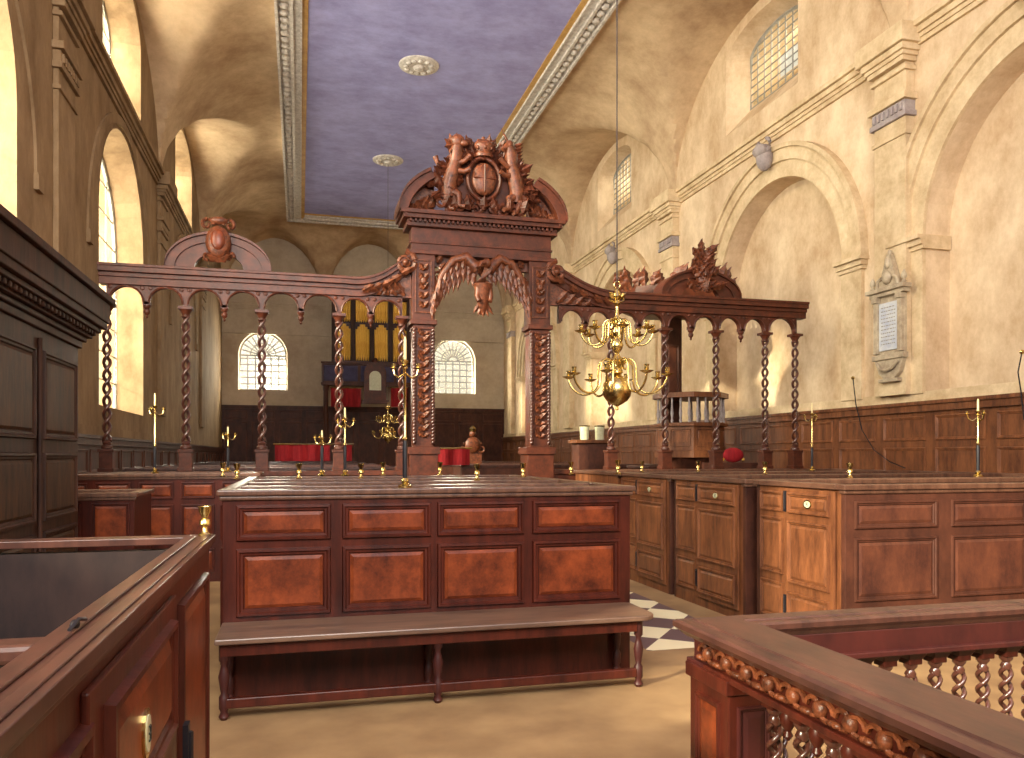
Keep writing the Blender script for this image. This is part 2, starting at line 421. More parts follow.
for c, h in RAR:      # arch mouldings with imposts and jamb strips
    mb = MB()
    def ring(r0, r1, p0, p1):
        n = 40
        A = [(XR, c - r0 * cos(pi * i / n), 4.8 + r0 * sin(pi * i / n)) for i in range(n + 1)]
        B = [(XR, c - r1 * cos(pi * i / n), 4.8 + r1 * sin(pi * i / n)) for i in range(n + 1)]
        mb.strip(A, B, (-p1, 0, 0))
    ring(h, h + .3, 0, .05); ring(h + .3, h + .52, 0, .1); ring(h + .52, h + .6, 0, .15)
    for s in (-1, 1):
        e = c + s * h; f = c + s * (h + .5)
        mb.box(XR - .06, min(e, f), 2.5, XR, max(e, f), 4.6)
        for a, b, q in ((0, .06, .09), (.06, .14, .13), (.14, .2, .19)):
            g0, g1 = min(e - s * .05, f + s * q * .6), max(e - s * .05, f + s * q * .6)
            mb.box(XR - q, g0, 4.6 + a, XR + .4, g1, 4.6 + b)
    o = trim(mb, 'stone')
    # carved keystone scroll
    kb = MB(); zt = 4.8 + h + .35
    kb.ell((XR - .2, c, zt + .1), (.16, .17, .26), 10, 8); kb.ell((XR - .3, c, zt + .22), (.12, .2, .12), 10, 6)
    for s in (-1, 1): kb.tube([(XR - .24, c + s * (.12 + .12 * sin(t)), zt + .3 + .12 * cos(t)) for t in [k * .7 for k in range(8)]], .035, 6)
    kb.build('keystone', 'stone_grey', o, smooth=40)
# blind lines on left wall: tall arch hood over windows
for c in LWIN + [23.6]:
    mb = MB(); n = 30
    A = [(XL, c - 2.45 * cos(pi * i / n), 5.0 + 2.45 * sin(pi * i / n)) for i in range(n + 1)]
    B = [(XL, c - 2.62 * cos(pi * i / n), 5.0 + 2.62 * sin(pi * i / n)) for i in range(n + 1)]
    mb.strip(A, B, (.035, 0, 0))
    for s in (-1, 1): mb.box(XL, c + s * 2.53 - .1, 4.8, XL + .06, c + s * 2.53 + .1, 5.0)
    trim(mb, 'plaster_left')

# ---- ceiling border: gilt band, flat moulding, row of carved leaves
mb = MB()
def border_run(x0, x1, s):   # x0 outer edge, s direction inwards
    def b(a, c, z0, mi): mb.box(min(x0 + s * a, x0 + s * c), YB, z0, max(x0 + s * a, x0 + s * c), CYF, ZC + .02, mi=mi)
    b(0, .06, ZC - .16, 0); b(.06, .3, ZC - .06, 0); b(.3, .36, ZC - .14, 0); b(.36, .5, ZC - .07, 0); b(.5, .54, ZC - .1, 0); b(.54, .66, ZC - .03, 1)
    y = YB + .15
    while y < CYF - .1:
        mb.ell((x0 + s * .18, y, ZC - .08), (.1, .1, .07), 6, 4); y += .27
border_run(CX0, 0, 1); border_run(CX1, 0, -1)
for a, c, z0, mi in ((0, .06, ZC - .16, 0), (.06, .3, ZC - .06, 0), (.3, .36, ZC - .14, 0), (.36, .5, ZC - .07, 0), (.54, .66, ZC - .03, 1)):
    mb.box(CX0 + .66, CYF - c, z0, CX1 - .66, CYF - a, ZC + .02, mi=mi)
x = CX0 + .7
while x < CX1 - .6: mb.ell((x, CYF - .18, ZC - .08), (.1, .1, .07), 6, 4); x += .27
mb.box(CX0, CYF - .01, ZC - .16, CX1, CYF + .08, ZC + .02)
trim(mb, ['white_orn', 'gold_band'])

# ---- wainscot
def wains(F, L, H, step, m1, m2, cap):
    mb = MB(); mb.box(0, 0, 0, L, .05, H, F); mb.box(0, 0, H - .1, L, .1, H, F); mb.box(0, 0, H, L, .13, H + .05, F)
    o = trim(mb, m1)
    cb = MB(); cb.box(0, 0, H + .05, L, .03, H + .2, F); cb.build('painted_band', cap, o)
    n = int(L / step); pb = MB()
    for i in range(n):
        u0 = L * i / n + .09; u1 = L * (i + 1) / n - .09
        for v0, v1 in ((.2, 1.0), (1.12, H - .62), (H - .52, H - .16)):
            k = len(pb.f); rect_ring(pb, F, u0, v0, u1, v1, .05, .02, .05)
    pb.build('panelling', m2, o)
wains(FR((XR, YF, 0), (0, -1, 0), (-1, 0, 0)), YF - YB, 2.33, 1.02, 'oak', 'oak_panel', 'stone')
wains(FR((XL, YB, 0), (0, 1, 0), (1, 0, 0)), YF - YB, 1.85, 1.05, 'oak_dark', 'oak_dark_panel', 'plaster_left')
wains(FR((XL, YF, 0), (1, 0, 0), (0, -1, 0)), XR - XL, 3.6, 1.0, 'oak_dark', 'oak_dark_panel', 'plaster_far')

# ============================================================= TWISTS & TURNINGS
def twist(mb, c, z0, z1, R, r, turns, n=7, seg=12, strands=2, mi=0):
    m = max(8, int(turns * seg))
    for s in range(strands):
        pts = []
        for i in range(m + 1):
            t = i / m; a = 2 * pi * turns * t + 2 * pi * s / strands
            pts.append((c[0] + R * cos(a), c[1] + R * sin(a), z0 + (z1 - z0) * t))
        mb.tube(pts, r, n, mi=mi)

def scroll(mb, c, r0, turns, thick, plane='xz', start=0, sgn=1, n=26, y=0):
    pts = []; rs = []
    for i in range(n):
        t = i / (n - 1); a = start + sgn * turns * 2 * pi * t; r = r0 * (1 - .85 * t)
        pts.append((c[0] + r * cos(a), c[1], c[2] + r * sin(a))); rs.append(thick * (1 - .5 * t))
    mb.tube(pts, rs, 6)
def leaf(mb, c, ang, L, w, th, curl=.25, mi=0):
    """acanthus-like leaf in the xz plane, tip curling towards -y"""
    n = 6; A = []; B = []; C = []; dx, dz = cos(ang), sin(ang); nx, nz = -dz, dx
    for i in range(n + 1):
        t = i / n; h = w * sin(pi * min(1, t * .9 + .1)) * (1 + .18 * (-1) ** i)
        cx = c[0] + dx * L * t; cz = c[2] + dz * L * t; cy = c[1] - curl * L * t * t
        A.append((cx + nx * h, cy, cz + nz * h)); C.append((cx, cy - th, cz)); B.append((cx - nx * h, cy, cz - nz * h))
    vs = A + C + B; m = n + 1; fs = []
    for i in range(n):
        fs += [(i, i + 1, m + i + 1, m + i), (m + i, m + i + 1, 2 * m + i + 1, 2 * m + i), (i, 2 * m + i, 2 * m + i + 1, i + 1)]
    mb.add(vs, fs, mi=mi)

# ============================================================= THE CARVED SCREEN (plane Y = 12)
YS = 12.0
def SX(px): return at(px, 300, YS).x
scr = thing('chancel_screen', 'wide carved oak screen with barley-twist columns, eagle over its doorway and broken pediment', 'screen', (0, YS, 0))
xl, xr = SX(100), SX(803)
PL, PR = SX(422), SX(537)     # doorway piers
ZB0, ZB1 = 3.96, 4.2          # beam
Z0 = 1.37
def sbuild(mb, name, m='screen', parent=scr, **k): return mb.build(name, m, parent, **k)
# dado (low panelled wall) left and right of the doorway
for a, b in ((xl, PL - .18), (PR + .18, xr)):
    mb = MB(); mb.box(a, -.06, 0, b, .06, Z0 - .07); mb.box(a, -.1, Z0 - .07, b, .1, Z0)
    d = sbuild(mb, 'dado', bevel=.006)
    n = max(2, int((b - a) / .75)); F = FR((a, -.06, 0), (1, 0, 0), (0, -1, 0))
    for i in range(n):
        panel(d, F, (b - a) * i / n + .08, .15, (b - a) * (i + 1) / n - .08, Z0 - .2, 'screen', 'screen_lt')
# columns
def column_mesh(z1):
    mb = MB(); twist(mb, (0, 0, 0), Z0 + .42, z1 - .1, .04, .024, (z1 - Z0 - .5) / .36, 8, 14)
    return mb
first = None
cols = [107, 186, 262, 339, 402, 611, 665, 716, 765, 795]
ZCOL = 3.66
for px in cols:
    x = SX(px)
    if first is None:
        c = sbuild(column_mesh(ZCOL), 'column', 'twist', smooth=60)
        mb = MB(); mb.box(-.085, -.085, Z0, .085, .085, Z0 + .3); mb.box(-.1, -.1, Z0, .1, .1, Z0 + .05); mb.box(-.1, -.1, Z0 + .27, .1, .1, Z0 + .31)
        mb.build('pedestal', 'screen', c, bevel=.005)
        mb = MB(); mb.lathe([(.05, 0), (.075, .02), (.075, .05), (.05, .07), (.062, .1), (.03, .13)], (0, 0, Z0 + .3), 14); mb.build('base', 'twist', c, smooth=50)
        mb = MB(); mb.lathe([(.035, 0), (.05, .01), (.045, .03), (.06, .06), (.09, .11)], (0, 0, ZCOL - .13), 14); mb.box(-.095, -.095, ZCOL - .02, .095, .095, ZCOL + .02); mb.build('capital', 'screen', c, smooth=40)
        first = c; c.location = (x, 0, 0)
    else:
        c = copy_tree(first, scr); c.location = (x, 0, 0)
# arcade valance with pendants
def valance(supports, pend):
    """supports: list of x of columns/pendants; arches between successive ones"""
    mb = MB(); n = 14
    for a, b in zip(supports[:-1], supports[1:]):
        c = (a + b) / 2; h = (b - a) / 2 - .035; zs = ZCOL + .05; rise = min(h, ZB0 - zs - .015)
        A = [(a, -.05, zs - .02), (c - h, -.05, zs - .02)] + [(c - h * cos(pi * i / n), -.05, zs + rise * sin(pi * i / n)) for i in range(n + 1)] + [(c + h, -.05, zs - .02), (b, -.05, zs - .02)]
        B = [(p[0], -.05, ZB0 + .02) for p in A]
        mb.strip(A, B, (0, .1, 0))
        mb.tube([(c - h * cos(pi * i / n), -.06, zs + rise * sin(pi * i / n)) for i in range(n + 1)], .016, 6)
        for s, q in ((1, a), (-1, b)):
            mb.ell((q + s * .05, -.055, ZB0 - .05), (.03, .012, .03), 8, 5)
    sbuild(mb, 'arcade', 'screen')
    for x in pend:
        mb = MB(); mb.lathe([(.05, .05), (.055, .02), (.03, -.01), (.045, -.04), (.04, -.07), (.012, -.1), (.02, -.12), (.005, -.14)][::-1], (x, 0, ZCOL - .02), 12); mb.box(x - .05, -.05, ZCOL + .02, x + .05, .05, ZCOL + .07)
        sbuild(mb, 'pendant', smooth=50)
def mids(l):
    r = []
    for a, b in zip(l[:-1], l[1:]): r += [a, (a + b) / 2]
    return r + [l[-1]]
L1 = [SX(p) for p in (107, 186, 262, 339, 402)]; a = mids(L1); valance([xl] + a if False else a, a[1::2])
R1 = [SX(p) for p in (558, 611, 665, 716, 765, 795)]
sup = [R1[0], (R1[0] + R1[1]) / 2, R1[1], (R1[1] + R1[2]) / 2, R1[2], (R1[2] + R1[3]) / 2, R1[3], (R1[3] + R1[4]) / 2, R1[4], R1[5]]
valance(sup, [sup[1], sup[3], sup[5], sup[7]])
# main beam with cornice, then ogee ramps to the doorway
def ramp(s):
    """moulded cornice as a swept strip; s=-1 left, +1 right"""
    if s < 0:
        x_out, xk, xe = xl, SX(345), PL - .17
    else:
        x_out, xk, xe = xr, SX(628), PR + .17
    path = [(x_out, ZB1)]
    N = 24
    path.append((xk, ZB1))
    for i in range(1, N + 1):
        t = i / N; x = xk + (xe - xk) * t
        z = ZB1 + .5 * (t ** 2.4) * (1 - .22 * t ** 6) - .02 * sin(pi * t)
        path.append((x, z))
    return path
def beam(s):
    p = ramp(s)
    for (o0, o1, y0, y1, nm, m) in ((-.26, -.1, -.09, .09, 'beam', 'screen'), (-.1, .0, -.17, .17, 'cornice', 'screen')):
        mb = MB()
        A = [(x, y0, z + o0) for x, z in p]; B = [(x, y0, z + o1) for x, z in p]
        mb.strip(A, B, (0, y1 - y0, 0))
        if nm == 'cornice':
            mb.strip([(x, y0 + .05, z + o0 - .06) for x, z in p], [(x, y0 + .05, z + o0) for x, z in p], (0, y1 - y0 - .1, 0))
            mb.strip([(x, y0 - .02, z - .03) for x, z in p], [(x, y0 - .02, z + .01) for x, z in p], (0, y1 - y0 + .04, 0))
        o = sbuild(mb, nm, m, bevel=.006)
    # infill under the ramp down to level beam line
    q = p[1:]
    mb = MB(); mb.strip([(x, -.05, ZB0) for x, z in q], [(x, -.05, max(ZB0 + .01, z - .25)) for x, z in q], (0, .1, 0))
    x0, xe = q[0][0], q[-1][0]
    for i in range(4):
        x = xe + (x0 - xe) * (.1 + i * .12); leaf(mb, (x, -.06, ZB0 + .03), pi / 2 - s * .7, .26 - .05 * i, .06, .03)
    sbuild(mb, 'spandrel', 'screen_lt')
    mb = MB(); e = q[-1]; sx = -s
    scroll(mb, (e[0] + s * .1, -.16, e[1] - .13), .17, 1.6, .05, start=pi / 2, sgn=s)
    mb.ell((e[0] + s * .1, -.16, e[1] - .13), (.05, .07, .05))
    for i in range(5):
        t = .25 + i * .15; k = int(t * (len(q) - 1)); leaf(mb, (q[k][0], -.18, q[k][1] - .2), (0 if s < 0 else pi) + s * -.5, .2, .05, .03)
    sbuild(mb, 'scroll', 'screen_lt', smooth=50)
beam(-1); beam(1)
# piers of the doorway
for x, nm in ((PL, 0), (PR, 1)):
    w = .15
    mb = MB(); mb.box(x - w, -.15, Z0 + .35, x + w, .15, 3.55); mb.box(x - w - .05, -.2, 3.55, x + w + .05, .2, 3.62); mb.box(x - w - .02, -.17, 3.48, x + w + .02, .17, 3.52)
    p = sbuild(mb, 'pier', bevel=.006)
    mb = MB(); mb.box(x - w - .06, -.21, 0, x + w + .06, .21, Z0 + .3); mb.box(x - w - .09, -.24, Z0 + .24, x + w + .09, .24, Z0 + .35); mb.box(x - w - .09, -.24, 0, x + w + .09, .24, .15)
    mb.build('pedestal', 'screen', p, bevel=.006)
    mb = MB(); z = Z0 + .5; k = 0          # carved foliage drops down the face
    while z < 3.4:
        s = 1 if k % 2 else -1
        leaf(mb, (x, -.16, z), pi / 2 - s * .7, .14, .045, .035); leaf(mb, (x, -.16, z), pi / 2 + s * 1.0, .1, .035, .03)
        mb.ell((x + s * .03, -.17, z + .05), (.03, .03, .03), 7, 5); z += .095; k += 1
    mb.build('carving', 'screen_lt', p)
    mb = MB()
    for s in (-1, 1): twist(mb, (x + s * .14, -.17, 0), Z0 + .4, 3.5, .017, .018, 17, 6, 10)
    mb.build('rope_moulding', 'twist', p, smooth=60)
    mb = MB(); mb.box(x - w - .02, -.16, 3.62, x + w + .02, .16, 4.62)
    b = sbuild(mb, 'upper_block', bevel=.006)
    cb = MB(); rect_ring(cb, FR((x, -.16, 0), (1, 0, 0), (0, -1, 0)), -.13, 3.72, .13, 4.52, .03, .02)
    for j in range(5):
        z = 3.8 + j * .14; leaf(cb, (x, -.17, z), pi / 2 - .6, .12, .045, .04); leaf(cb, (x, -.17, z), pi / 2 + .6, .12, .045, .04)
    cb.ell((x, -.19, 4.2), (.05, .04, .06)); cb.build('carving', 'screen_lt', b)
# outer flank strips with volutes beside upper blocks
# entablature over the doorway
ax, bx_ = PL - .3, PR + .3
mb = MB(); mb.box(ax + .12, -.16, 4.62, bx_ - .12, .16, 5.0)
mb.box(ax + .08, -.2, 4.6, bx_ - .08, .2, 4.66); mb.box(ax + .1, -.18, 4.76, bx_ - .1, .18, 4.79)
sbuild(mb, 'entablature', bevel=.006)
mb = MB(); mb.box(ax + .04, -.24, 5.0, bx_ - .04, .24, 5.06); mb.box(ax - .02, -.32, 5.1, bx_ + .02, .32, 5.16); mb.box(ax - .06, -.36, 5.16, bx_ + .06, .36, 5.22)
mb.box(ax + .05, -.23, 5.04, bx_ - .05, .23, 5.12)
k = 0; x = ax + .08
while x < bx_ - .1: mb.box(x, -.29, 5.055, x + .035, -.22, 5.1); x += .07
sbuild(mb, 'main_cornice', bevel=.005)
# broken segmental pediment: two rising curved halves
for s in (-1, 1):
    cxm = (ax + bx_) / 2; W = (bx_ - ax) / 2 + .08
    A = []; B = []
    for i in range(15):
        t = i / 14; ang = (pi * .5) * t * .56
        x = cxm + s * W * cos(ang); z = 5.22 + .78 * sin(ang)
        x2 = cxm + s * (W - .0) * cos(ang); A.append((x - s * .12 * cos(ang), -.34, z - .11)); B.append((x, -.34, z))
    mb = MB(); mb.strip(A, B, (0, .62, 0))
    mb.strip([(p[0], -.38, p[2] - .03) for p in B], [(p[0] + s * .01, -.38, p[2] + .02) for p in B], (0, .7, 0))
    sbuild(mb, 'pediment', bevel=.005)
    mb = MB(); mb.strip([(p[0], -.12, 5.2) for p in A], [(p[0], -.12, p[2] + .01) for p in A], (0, .2, 0))
    for i in range(6):
        q = A[2 + 2 * i]; leaf(mb, (q[0], -.14, 5.26), pi / 2 + s * .5, max(.1, q[2] - 5.3), .07, .05)
    sbuild(mb, 'tympanum', 'screen_lt')

# royal arms crest
def blob_chain(mb, pts, rs, n=8): mb.tube(pts, rs, n)
cm = MB(); CX = (PL + PR) / 2 - .02
Z = 5.32
arms = bpy.data.objects.new('royal_arms', None); link(arms, scr); arms.location = (CX, -.2, Z)
arms.scale = (1.13, 1, 1.12); arms['label'] = 'carved coat of arms with lion and unicorn'
mb = MB(); mb.ell((0, -.12, .38), (.17, .07, .22), 16, 10); mb.build('shield', 'screen_lt', arms, smooth=60)
mb = MB(); mb.tube([(.22 * cos(t), -.13, .38 + .28 * sin(t)) for t in [2 * pi * i / 24 for i in range(24)]], .03, 6, closed=True)
mb.tube([(0, -.19, .2), (0, -.2, .56)], .012, 4); mb.tube([(-.15, -.18, .38), (.15, -.18, .38)], .012, 4); mb.build('garter', 'screen', arms, smooth=60)
mb = MB(); mb.lathe([(.12, .0), (.13, .04), (.11, .06), (.15, .14), (.12, .2), (.02, .22)], (0, -.08, .68), 12); mb.ell((0, -.08, .93), (.03, .03, .04))
for k in range(8): mb.ell((.13 * cos(k * pi / 4), -.08 + .13 * sin(k * pi / 4), .79), (.025, .025, .03), 6, 4)
mb.tube([(-.13, -.08, .78), (-.08, -.12, .9), (0, -.1, .92), (.08, -.12, .9), (.13, -.08, .78)], .015, 5)
mb.build('crown', 'screen_lt', arms, smooth=60)
for s in (-1, 1):
    mb = MB()
    # rearing beast: haunch, trunk, neck, head, four legs, tail
    blob_chain(mb, [(s * .46, -.05, .12), (s * .47, -.07, .28), (s * .42, -.1, .46), (s * .38, -.12, .6)], [.09, .11, .1, .08], 10)
    blob_chain(mb, [(s * .38, -.12, .58), (s * .37, -.13, .74), (s * .34, -.16, .84)], [.09, .09, .06], 10)
    if s < 0:
        mb.ell((s * .36, -.15, .84), (.1, .09, .1)); mb.ell((s * .28, -.2, .81), (.06, .05, .045))
        for k in range(9): a = k * .7; leaf(mb, (s * .4, -.13, .8), a, .15, .045, .04)
    else:
        mb.ell((s * .34, -.15, .86), (.06, .06, .07)); blob_chain(mb, [(s * .33, -.15, .86), (s * .24, -.2, .78)], [.055, .03])
        blob_chain(mb, [(s * .32, -.16, .9), (s * .22, -.2, 1.06)], [.018, .004]); 
        for k in range(6): leaf(mb, (s * .42, -.1, .62 + k * .05), .3, .12, .03, .03)
    blob_chain(mb, [(s * .4, -.12, .55), (s * .28, -.18, .58), (s * .2, -.2, .66)], [.05, .035, .035]); blob_chain(mb, [(s * .42, -.1, .48), (s * .28, -.18, .44), (s * .2, -.2, .48)], [.05, .035, .035])
    blob_chain(mb, [(s * .45, -.06, .2), (s * .34, -.14, .14), (s * .34, -.14, .0), (s * .26, -.18, -.02)], [.08, .05, .035, .035]); blob_chain(mb, [(s * .5, -.02, .2), (s * .5, -.1, .1), (s * .46, -.1, -.04), (s * .4, -.14, -.05)], [.08, .05, .035, .035])
    blob_chain(mb, [(s * .52, -.02, .15), (s * .62, -.02, .3), (s * .58, -.02, .5), (s * .64, -.02, .66)], [.03, .025, .022, .04])
    mb.build('lion' if s < 0 else 'unicorn', 'screen_lt', arms, smooth=60)
mb = MB()
random.seed(3)
for k in range(110):          # foliage mantling heaped round the arms
    t = pi * random.random(); r = random.choice((.56, .48, .36, .52, .58)) + random.uniform(-.08, .08)
    leaf(mb, (r * cos(t) * 1.0, -.02 - random.random() * .08, .14 + .62 * sin(t) * random.uniform(.85, 1.05)), t + random.uniform(-.9, .9), random.uniform(.13, .22), random.uniform(.045, .075), .05)
for k in range(9):
    s = 1 if k % 2 else -1; scroll(mb, (s * (.1 + .06 * k), -.1, -.02 + .03 * (k % 3)), .09, 1.3, .03, start=pi / 2, sgn=s)
for k in range(7): leaf(mb, (-.54 + .18 * k, -.12, -.04), pi / 2 + random.uniform(-.6, .6), .2, .06, .05)
mb.box(-.5, -.02, -.1, .5, .06, .5)
mb.ell((0, .02, .45), (.46, .05, .46), 20, 12)
mb.build('mantling', 'screen', arms)
# eagle with spread wings, head down, over the opening
eg = bpy.data.objects.new('eagle', None); link(eg, scr); eg.scale = (1.08, 1, 1.08); eg.location = (CX, -.2, 4.26); eg['label'] = 'carved eagle with drooping outspread wings'
mb = MB(); blob_chain(mb, [(0, 0, .22), (0, -.06, .12), (0, -.08, -.08), (0, -.06, -.26), (0, -.04, -.4), (0, -.02, -.5)], [.09, .14, .14, .1, .07, .03], 12)
for k in range(5): leaf(mb, (0, -.05, -.28), -pi / 2 + (k - 2) * .3, .26, .035, .02, .05)
for s in (-1, 1): blob_chain(mb, [(s * .07, -.1, -.12), (s * .1, -.12, -.26), (s * .08, -.16, -.33)], [.06, .035, .03])
mb.build('body', 'screen_lt', eg, smooth=60)
mb = MB(); mb.ell((.03, -.16, .2), (.07, .08, .07)); blob_chain(mb, [(.0, -.22, .2), (-.07, -.26, .18), (-.09, -.26, .13)], [.035, .02, .006]); mb.build('head', 'screen_lt', eg, smooth=60)
for s in (-1, 1):
    mb = MB()
    blob_chain(mb, [(s * .08, -.04, .14), (s * .25, -.06, .3), (s * .42, -.05, .24), (s * .58, -.02, .02), (s * .7, .02, -.35)], [.09, .07, .055, .045, .02], 8)
    for row, (ln, w, off) in enumerate(((.46, .045, .04), (.3, .04, 0.0), (.17, .035, -.03))):
        for k in range(10 - row):
            t = k / (9 - row)
            pth = [(.1, .18), (.26, .27), (.42, .22), (.58, 0.0), (.7, -.3)]
            q = t * 3.7; i = int(q); f = q - i; x = pth[i][0] * (1 - f) + pth[i + 1][0] * f; z = pth[i][1] * (1 - f) + pth[i + 1][1] * f
            L = ln * (.72 + .28 * (1 - abs(t - .5)))
            if t < .25: L *= .75
            leaf(mb, (s * x, off - .02, z), (-pi / 2 + .12 * 1) if s > 0 else (-pi / 2 - .12), L, w, .02, .03)
    mb.build('wing', 'screen_lt', eg, smooth=60)
mb = MB()     # pierced foliage behind the eagle under the entablature
for s in (-1, 1):
    for k in range(5):
        scroll(mb, (CX + s * (.22 + k * .11), -.1, 4.5 - .012 * k * k), .075, 1.2, .024, start=k, sgn=s)
        leaf(mb, (CX + s * (.2 + k * .12), -.1, 4.5), pi / 2 + s * .6 - pi * (k % 2), .16, .05, .03)
    leaf(mb, (PL + .17 if s < 0 else PR - .17, -.1, 4.3), -pi / 2 + s * .1, .35, .07, .04)
mb.box(PL + .15, -.04, 4.46, PR - .15, .06, 4.63)
sbuild(mb, 'foliage', 'screen_lt')
# side segmental pediments with cartouche
def side_ped(x0, x1, zt, shield):
    c = (x0 + x1) / 2; w = (x1 - x0) / 2; n = 24
    z0 = ZB1 + .01; rise = zt
    P1 = [(c - w * cos(pi * i / n), -.15, z0 + rise * sin(pi * i / n)) for i in range(n + 1)]
    P0 = [(c - (w - .13) * cos(pi * i / n), -.15, z0 + (rise - .12) * sin(pi * i / n)) for i in range(n + 1)]
    mb = MB(); mb.strip(P0, P1, (0, .3, 0)); mb.strip([(p[0], -.19, p[2] - .02) for p in P1], [(p[0], -.19, p[2] + .02) for p in P1], (0, .36, 0))
    pd = sbuild(mb, 'side_pediment', bevel=.004)
    mb = MB(); Q0 = [(c - w * .46 * cos(pi * i / n), -.12, z0 + rise * .46 * sin(pi * i / n)) for i in range(n + 1)]
    mb.strip(Q0, [(p[0], -.12, p[2]) for p in P0], (0, .1, 0)); mb.build('infill', 'screen', pd)
    return pd, c, z0
pd, c, z0 = side_ped(SX(166), SX(272), .5, True)
mb = MB(); mb.ell((c, -.22, z0 + .36), (.17, .09, .23), 14, 10)
for s in (-1, 1):
    scroll(mb, (c + s * .15, -.2, z0 + .6), .09, 1.2, .035, start=pi if s > 0 else 0, sgn=-s); scroll(mb, (c + s * .14, -.2, z0 + .16), .07, 1.2, .03, start=0, sgn=s)
    leaf(mb, (c + s * .1, -.2, z0 + .1), pi / 2 + s * 1.3, .3, .05, .03)
mb.ell((c, -.2, z0 + .66), (.13, .07, .06)); mb.build('cartouche', 'screen_lt', pd, smooth=60)
mb = MB(); mb.ell((c, -.29, z0 + .38), (.1, .04, .15), 12, 8); mb.build('boss', 'mahog_panel', pd, smooth=60)
pd, c, z0 = side_ped(SX(657), SX(736), .42, False)
mb = MB(); random.seed(11)
for k in range(40):
    a = pi / 2 + random.uniform(-1.3, 1.3); leaf(mb, (c + random.uniform(-.2, .2) * (1 - k / 60), -.2 - random.random() * .05, z0 + .05 + k * .0165), a, .22, .07, .06)
mb.ell((c, -.2, z0 + .3), (.13, .08, .18)); mb.ell((c + .02, -.2, z0 + .62), (.09, .07, .1))
for s in (-1, 1): scroll(mb, (c + s * .12, -.2, z0 + .15), .1, 1.3, .04, start=pi / 2, sgn=s)
mb.build('crest', 'screen_lt', pd)

# ============================================================= BOX PEWS
PT = 1.37
def plate(parent, F, u, v, r=.045, txt=None, rot=False, name='number_plate'):
    """oval enamel number plate on a brass rim"""
    mb = MB(); n = 20
    def ring(ru, rv, h): return [(u + ru * cos(2 * pi * i / n), h, v + rv * sin(2 * pi * i / n)) for i in range(n)]
    a, b = (r, r * 1.5) if rot else (r * 1.5, r)
    mb.loft(ring(a * 1.15, b * 1.15, .008), ring(a * 1.15, b * 1.15, .015), F)
    o = mb.build(name, 'brass', parent, label='oval brass and enamel number plate')
    mb = MB(); mb.loft(ring(a * .85, b * .85, .015), ring(a * .85, b * .85, .017), F); 
    mb.build('enamel', 'enamel', parent)
    mb = MB(); Fm = F
    if txt:
        w = r * .35
        def seg(p, q): mb.tube([(u + p[0] * w, .018, v + p[1] * w * 1.4), (u + q[0] * w, .018, v + q[1] * w * 1.4)], r * .075, 4, M4=Fm)
        SEG = {'a': ((-.6, 1), (.6, 1)), 'b': ((.6, 1), (.6, 0)), 'c': ((.6, 0), (.6, -1)), 'd': ((-.6, -1), (.6, -1)), 'e': ((-.6, -1), (-.6, 0)), 'f': ((-.6, 0), (-.6, 1)), 'g': ((-.6, 0), (.6, 0))}
        for k in txt: seg(*SEG[k])
        mb.build('numeral', 'ink', parent)
    return o
def hinge(parent, F, u, v):
    mb = MB(); mb.box(u - .018, .018, v - .09, u + .018, .03, v + .09, F); mb.tube([(u, .03, v - .07), (u, .03, v + .07)], .009, 6, M4=F)
    mb.build('hinge', 'iron', parent)
def cap_rail(mb, x0, y0, x1, y1, z=PT, h=.045):
    mb.box(x0, y0, z - h, x1, y1, z); 

# ---- central pew with fixed bench
cpx0, cpx1, cpy = -.495, 2.39, 5.54
cpew = thing('box_pew', 'big red mahogany box pew with eight raised panels behind the long bench', 'pew', (0, 0, 0), 0, 'box pews')
t = .05
mb = MB(); mb.box(cpx0, cpy, 0, cpx1, cpy + t, PT - .045); mb.build('front', 'mahog', cpew, bevel=.004)
mb = MB(); mb.box(cpx0, cpy + t, 0, cpx0 + t, 8.9, PT - .045); mb.build('side', 'mahog', cpew, bevel=.004)
mb = MB(); mb.box(cpx1 - t, cpy + t, 0, cpx1, 8.9, PT - .045); mb.build('side', 'mahog', cpew, bevel=.004)
mb = MB(); mb.box(cpx0 + t, 8.85, 0, cpx1 - t, 8.9, PT - .045); mb.build('back', 'mahog_dark', cpew)
for y in (6.25, 7.1, 8.0):
    mb = MB(); mb.box(cpx0 + t, y, 0, cpx1 - t, y + .04, PT - .045); p = mb.build('partition', 'mahog', cpew)
    mb = MB(); mb.box(cpx0 + .07, y - .06, PT - .045, cpx1 - .07, y + .1, PT - .003); mb.build('capping', 'rail', p, bevel=.008)
    mb = MB(); mb.box(cpx0 + t, y - .4, .42, cpx1 - t, y, .46); mb.build('inner_seat', 'mahog_dark', p)
mb = MB()
mb.box(cpx0 - .035, cpy - .035, PT - .04, cpx1 + .035, cpy + .11, PT); mb.box(cpx0 - .02, cpy - .02, PT - .07, cpx1 + .02, cpy + .06, PT - .04)
mb.box(cpx0 - .035, cpy + .11, PT - .04, cpx0 + .07, 8.95, PT); mb.box(cpx1 - .07, cpy + .11, PT - .04, cpx1 + .035, 8.95, PT); mb.box(cpx0 + .07, 8.83, PT - .04, cpx1 - .07, 8.95, PT)
mb.build('top_rail', 'rail', cpew, bevel=.01)
F = FR((0, cpy, 0), (1, 0, 0), (0, -1, 0))
def cX(px): return at(px, 500, cpy).x
for a, b in ((236, 331), (342, 431), (437, 524), (532, 620)):
    panel(cpew, F, cX(a), 1.03, cX(b), 1.27, w=.05, d=.022)
    panel(cpew, F, cX(a), .53, cX(b), .98, w=.055, d=.024)
FL = FR((cpx0, 8.9, 0), (0, -1, 0), (-1, 0, 0))
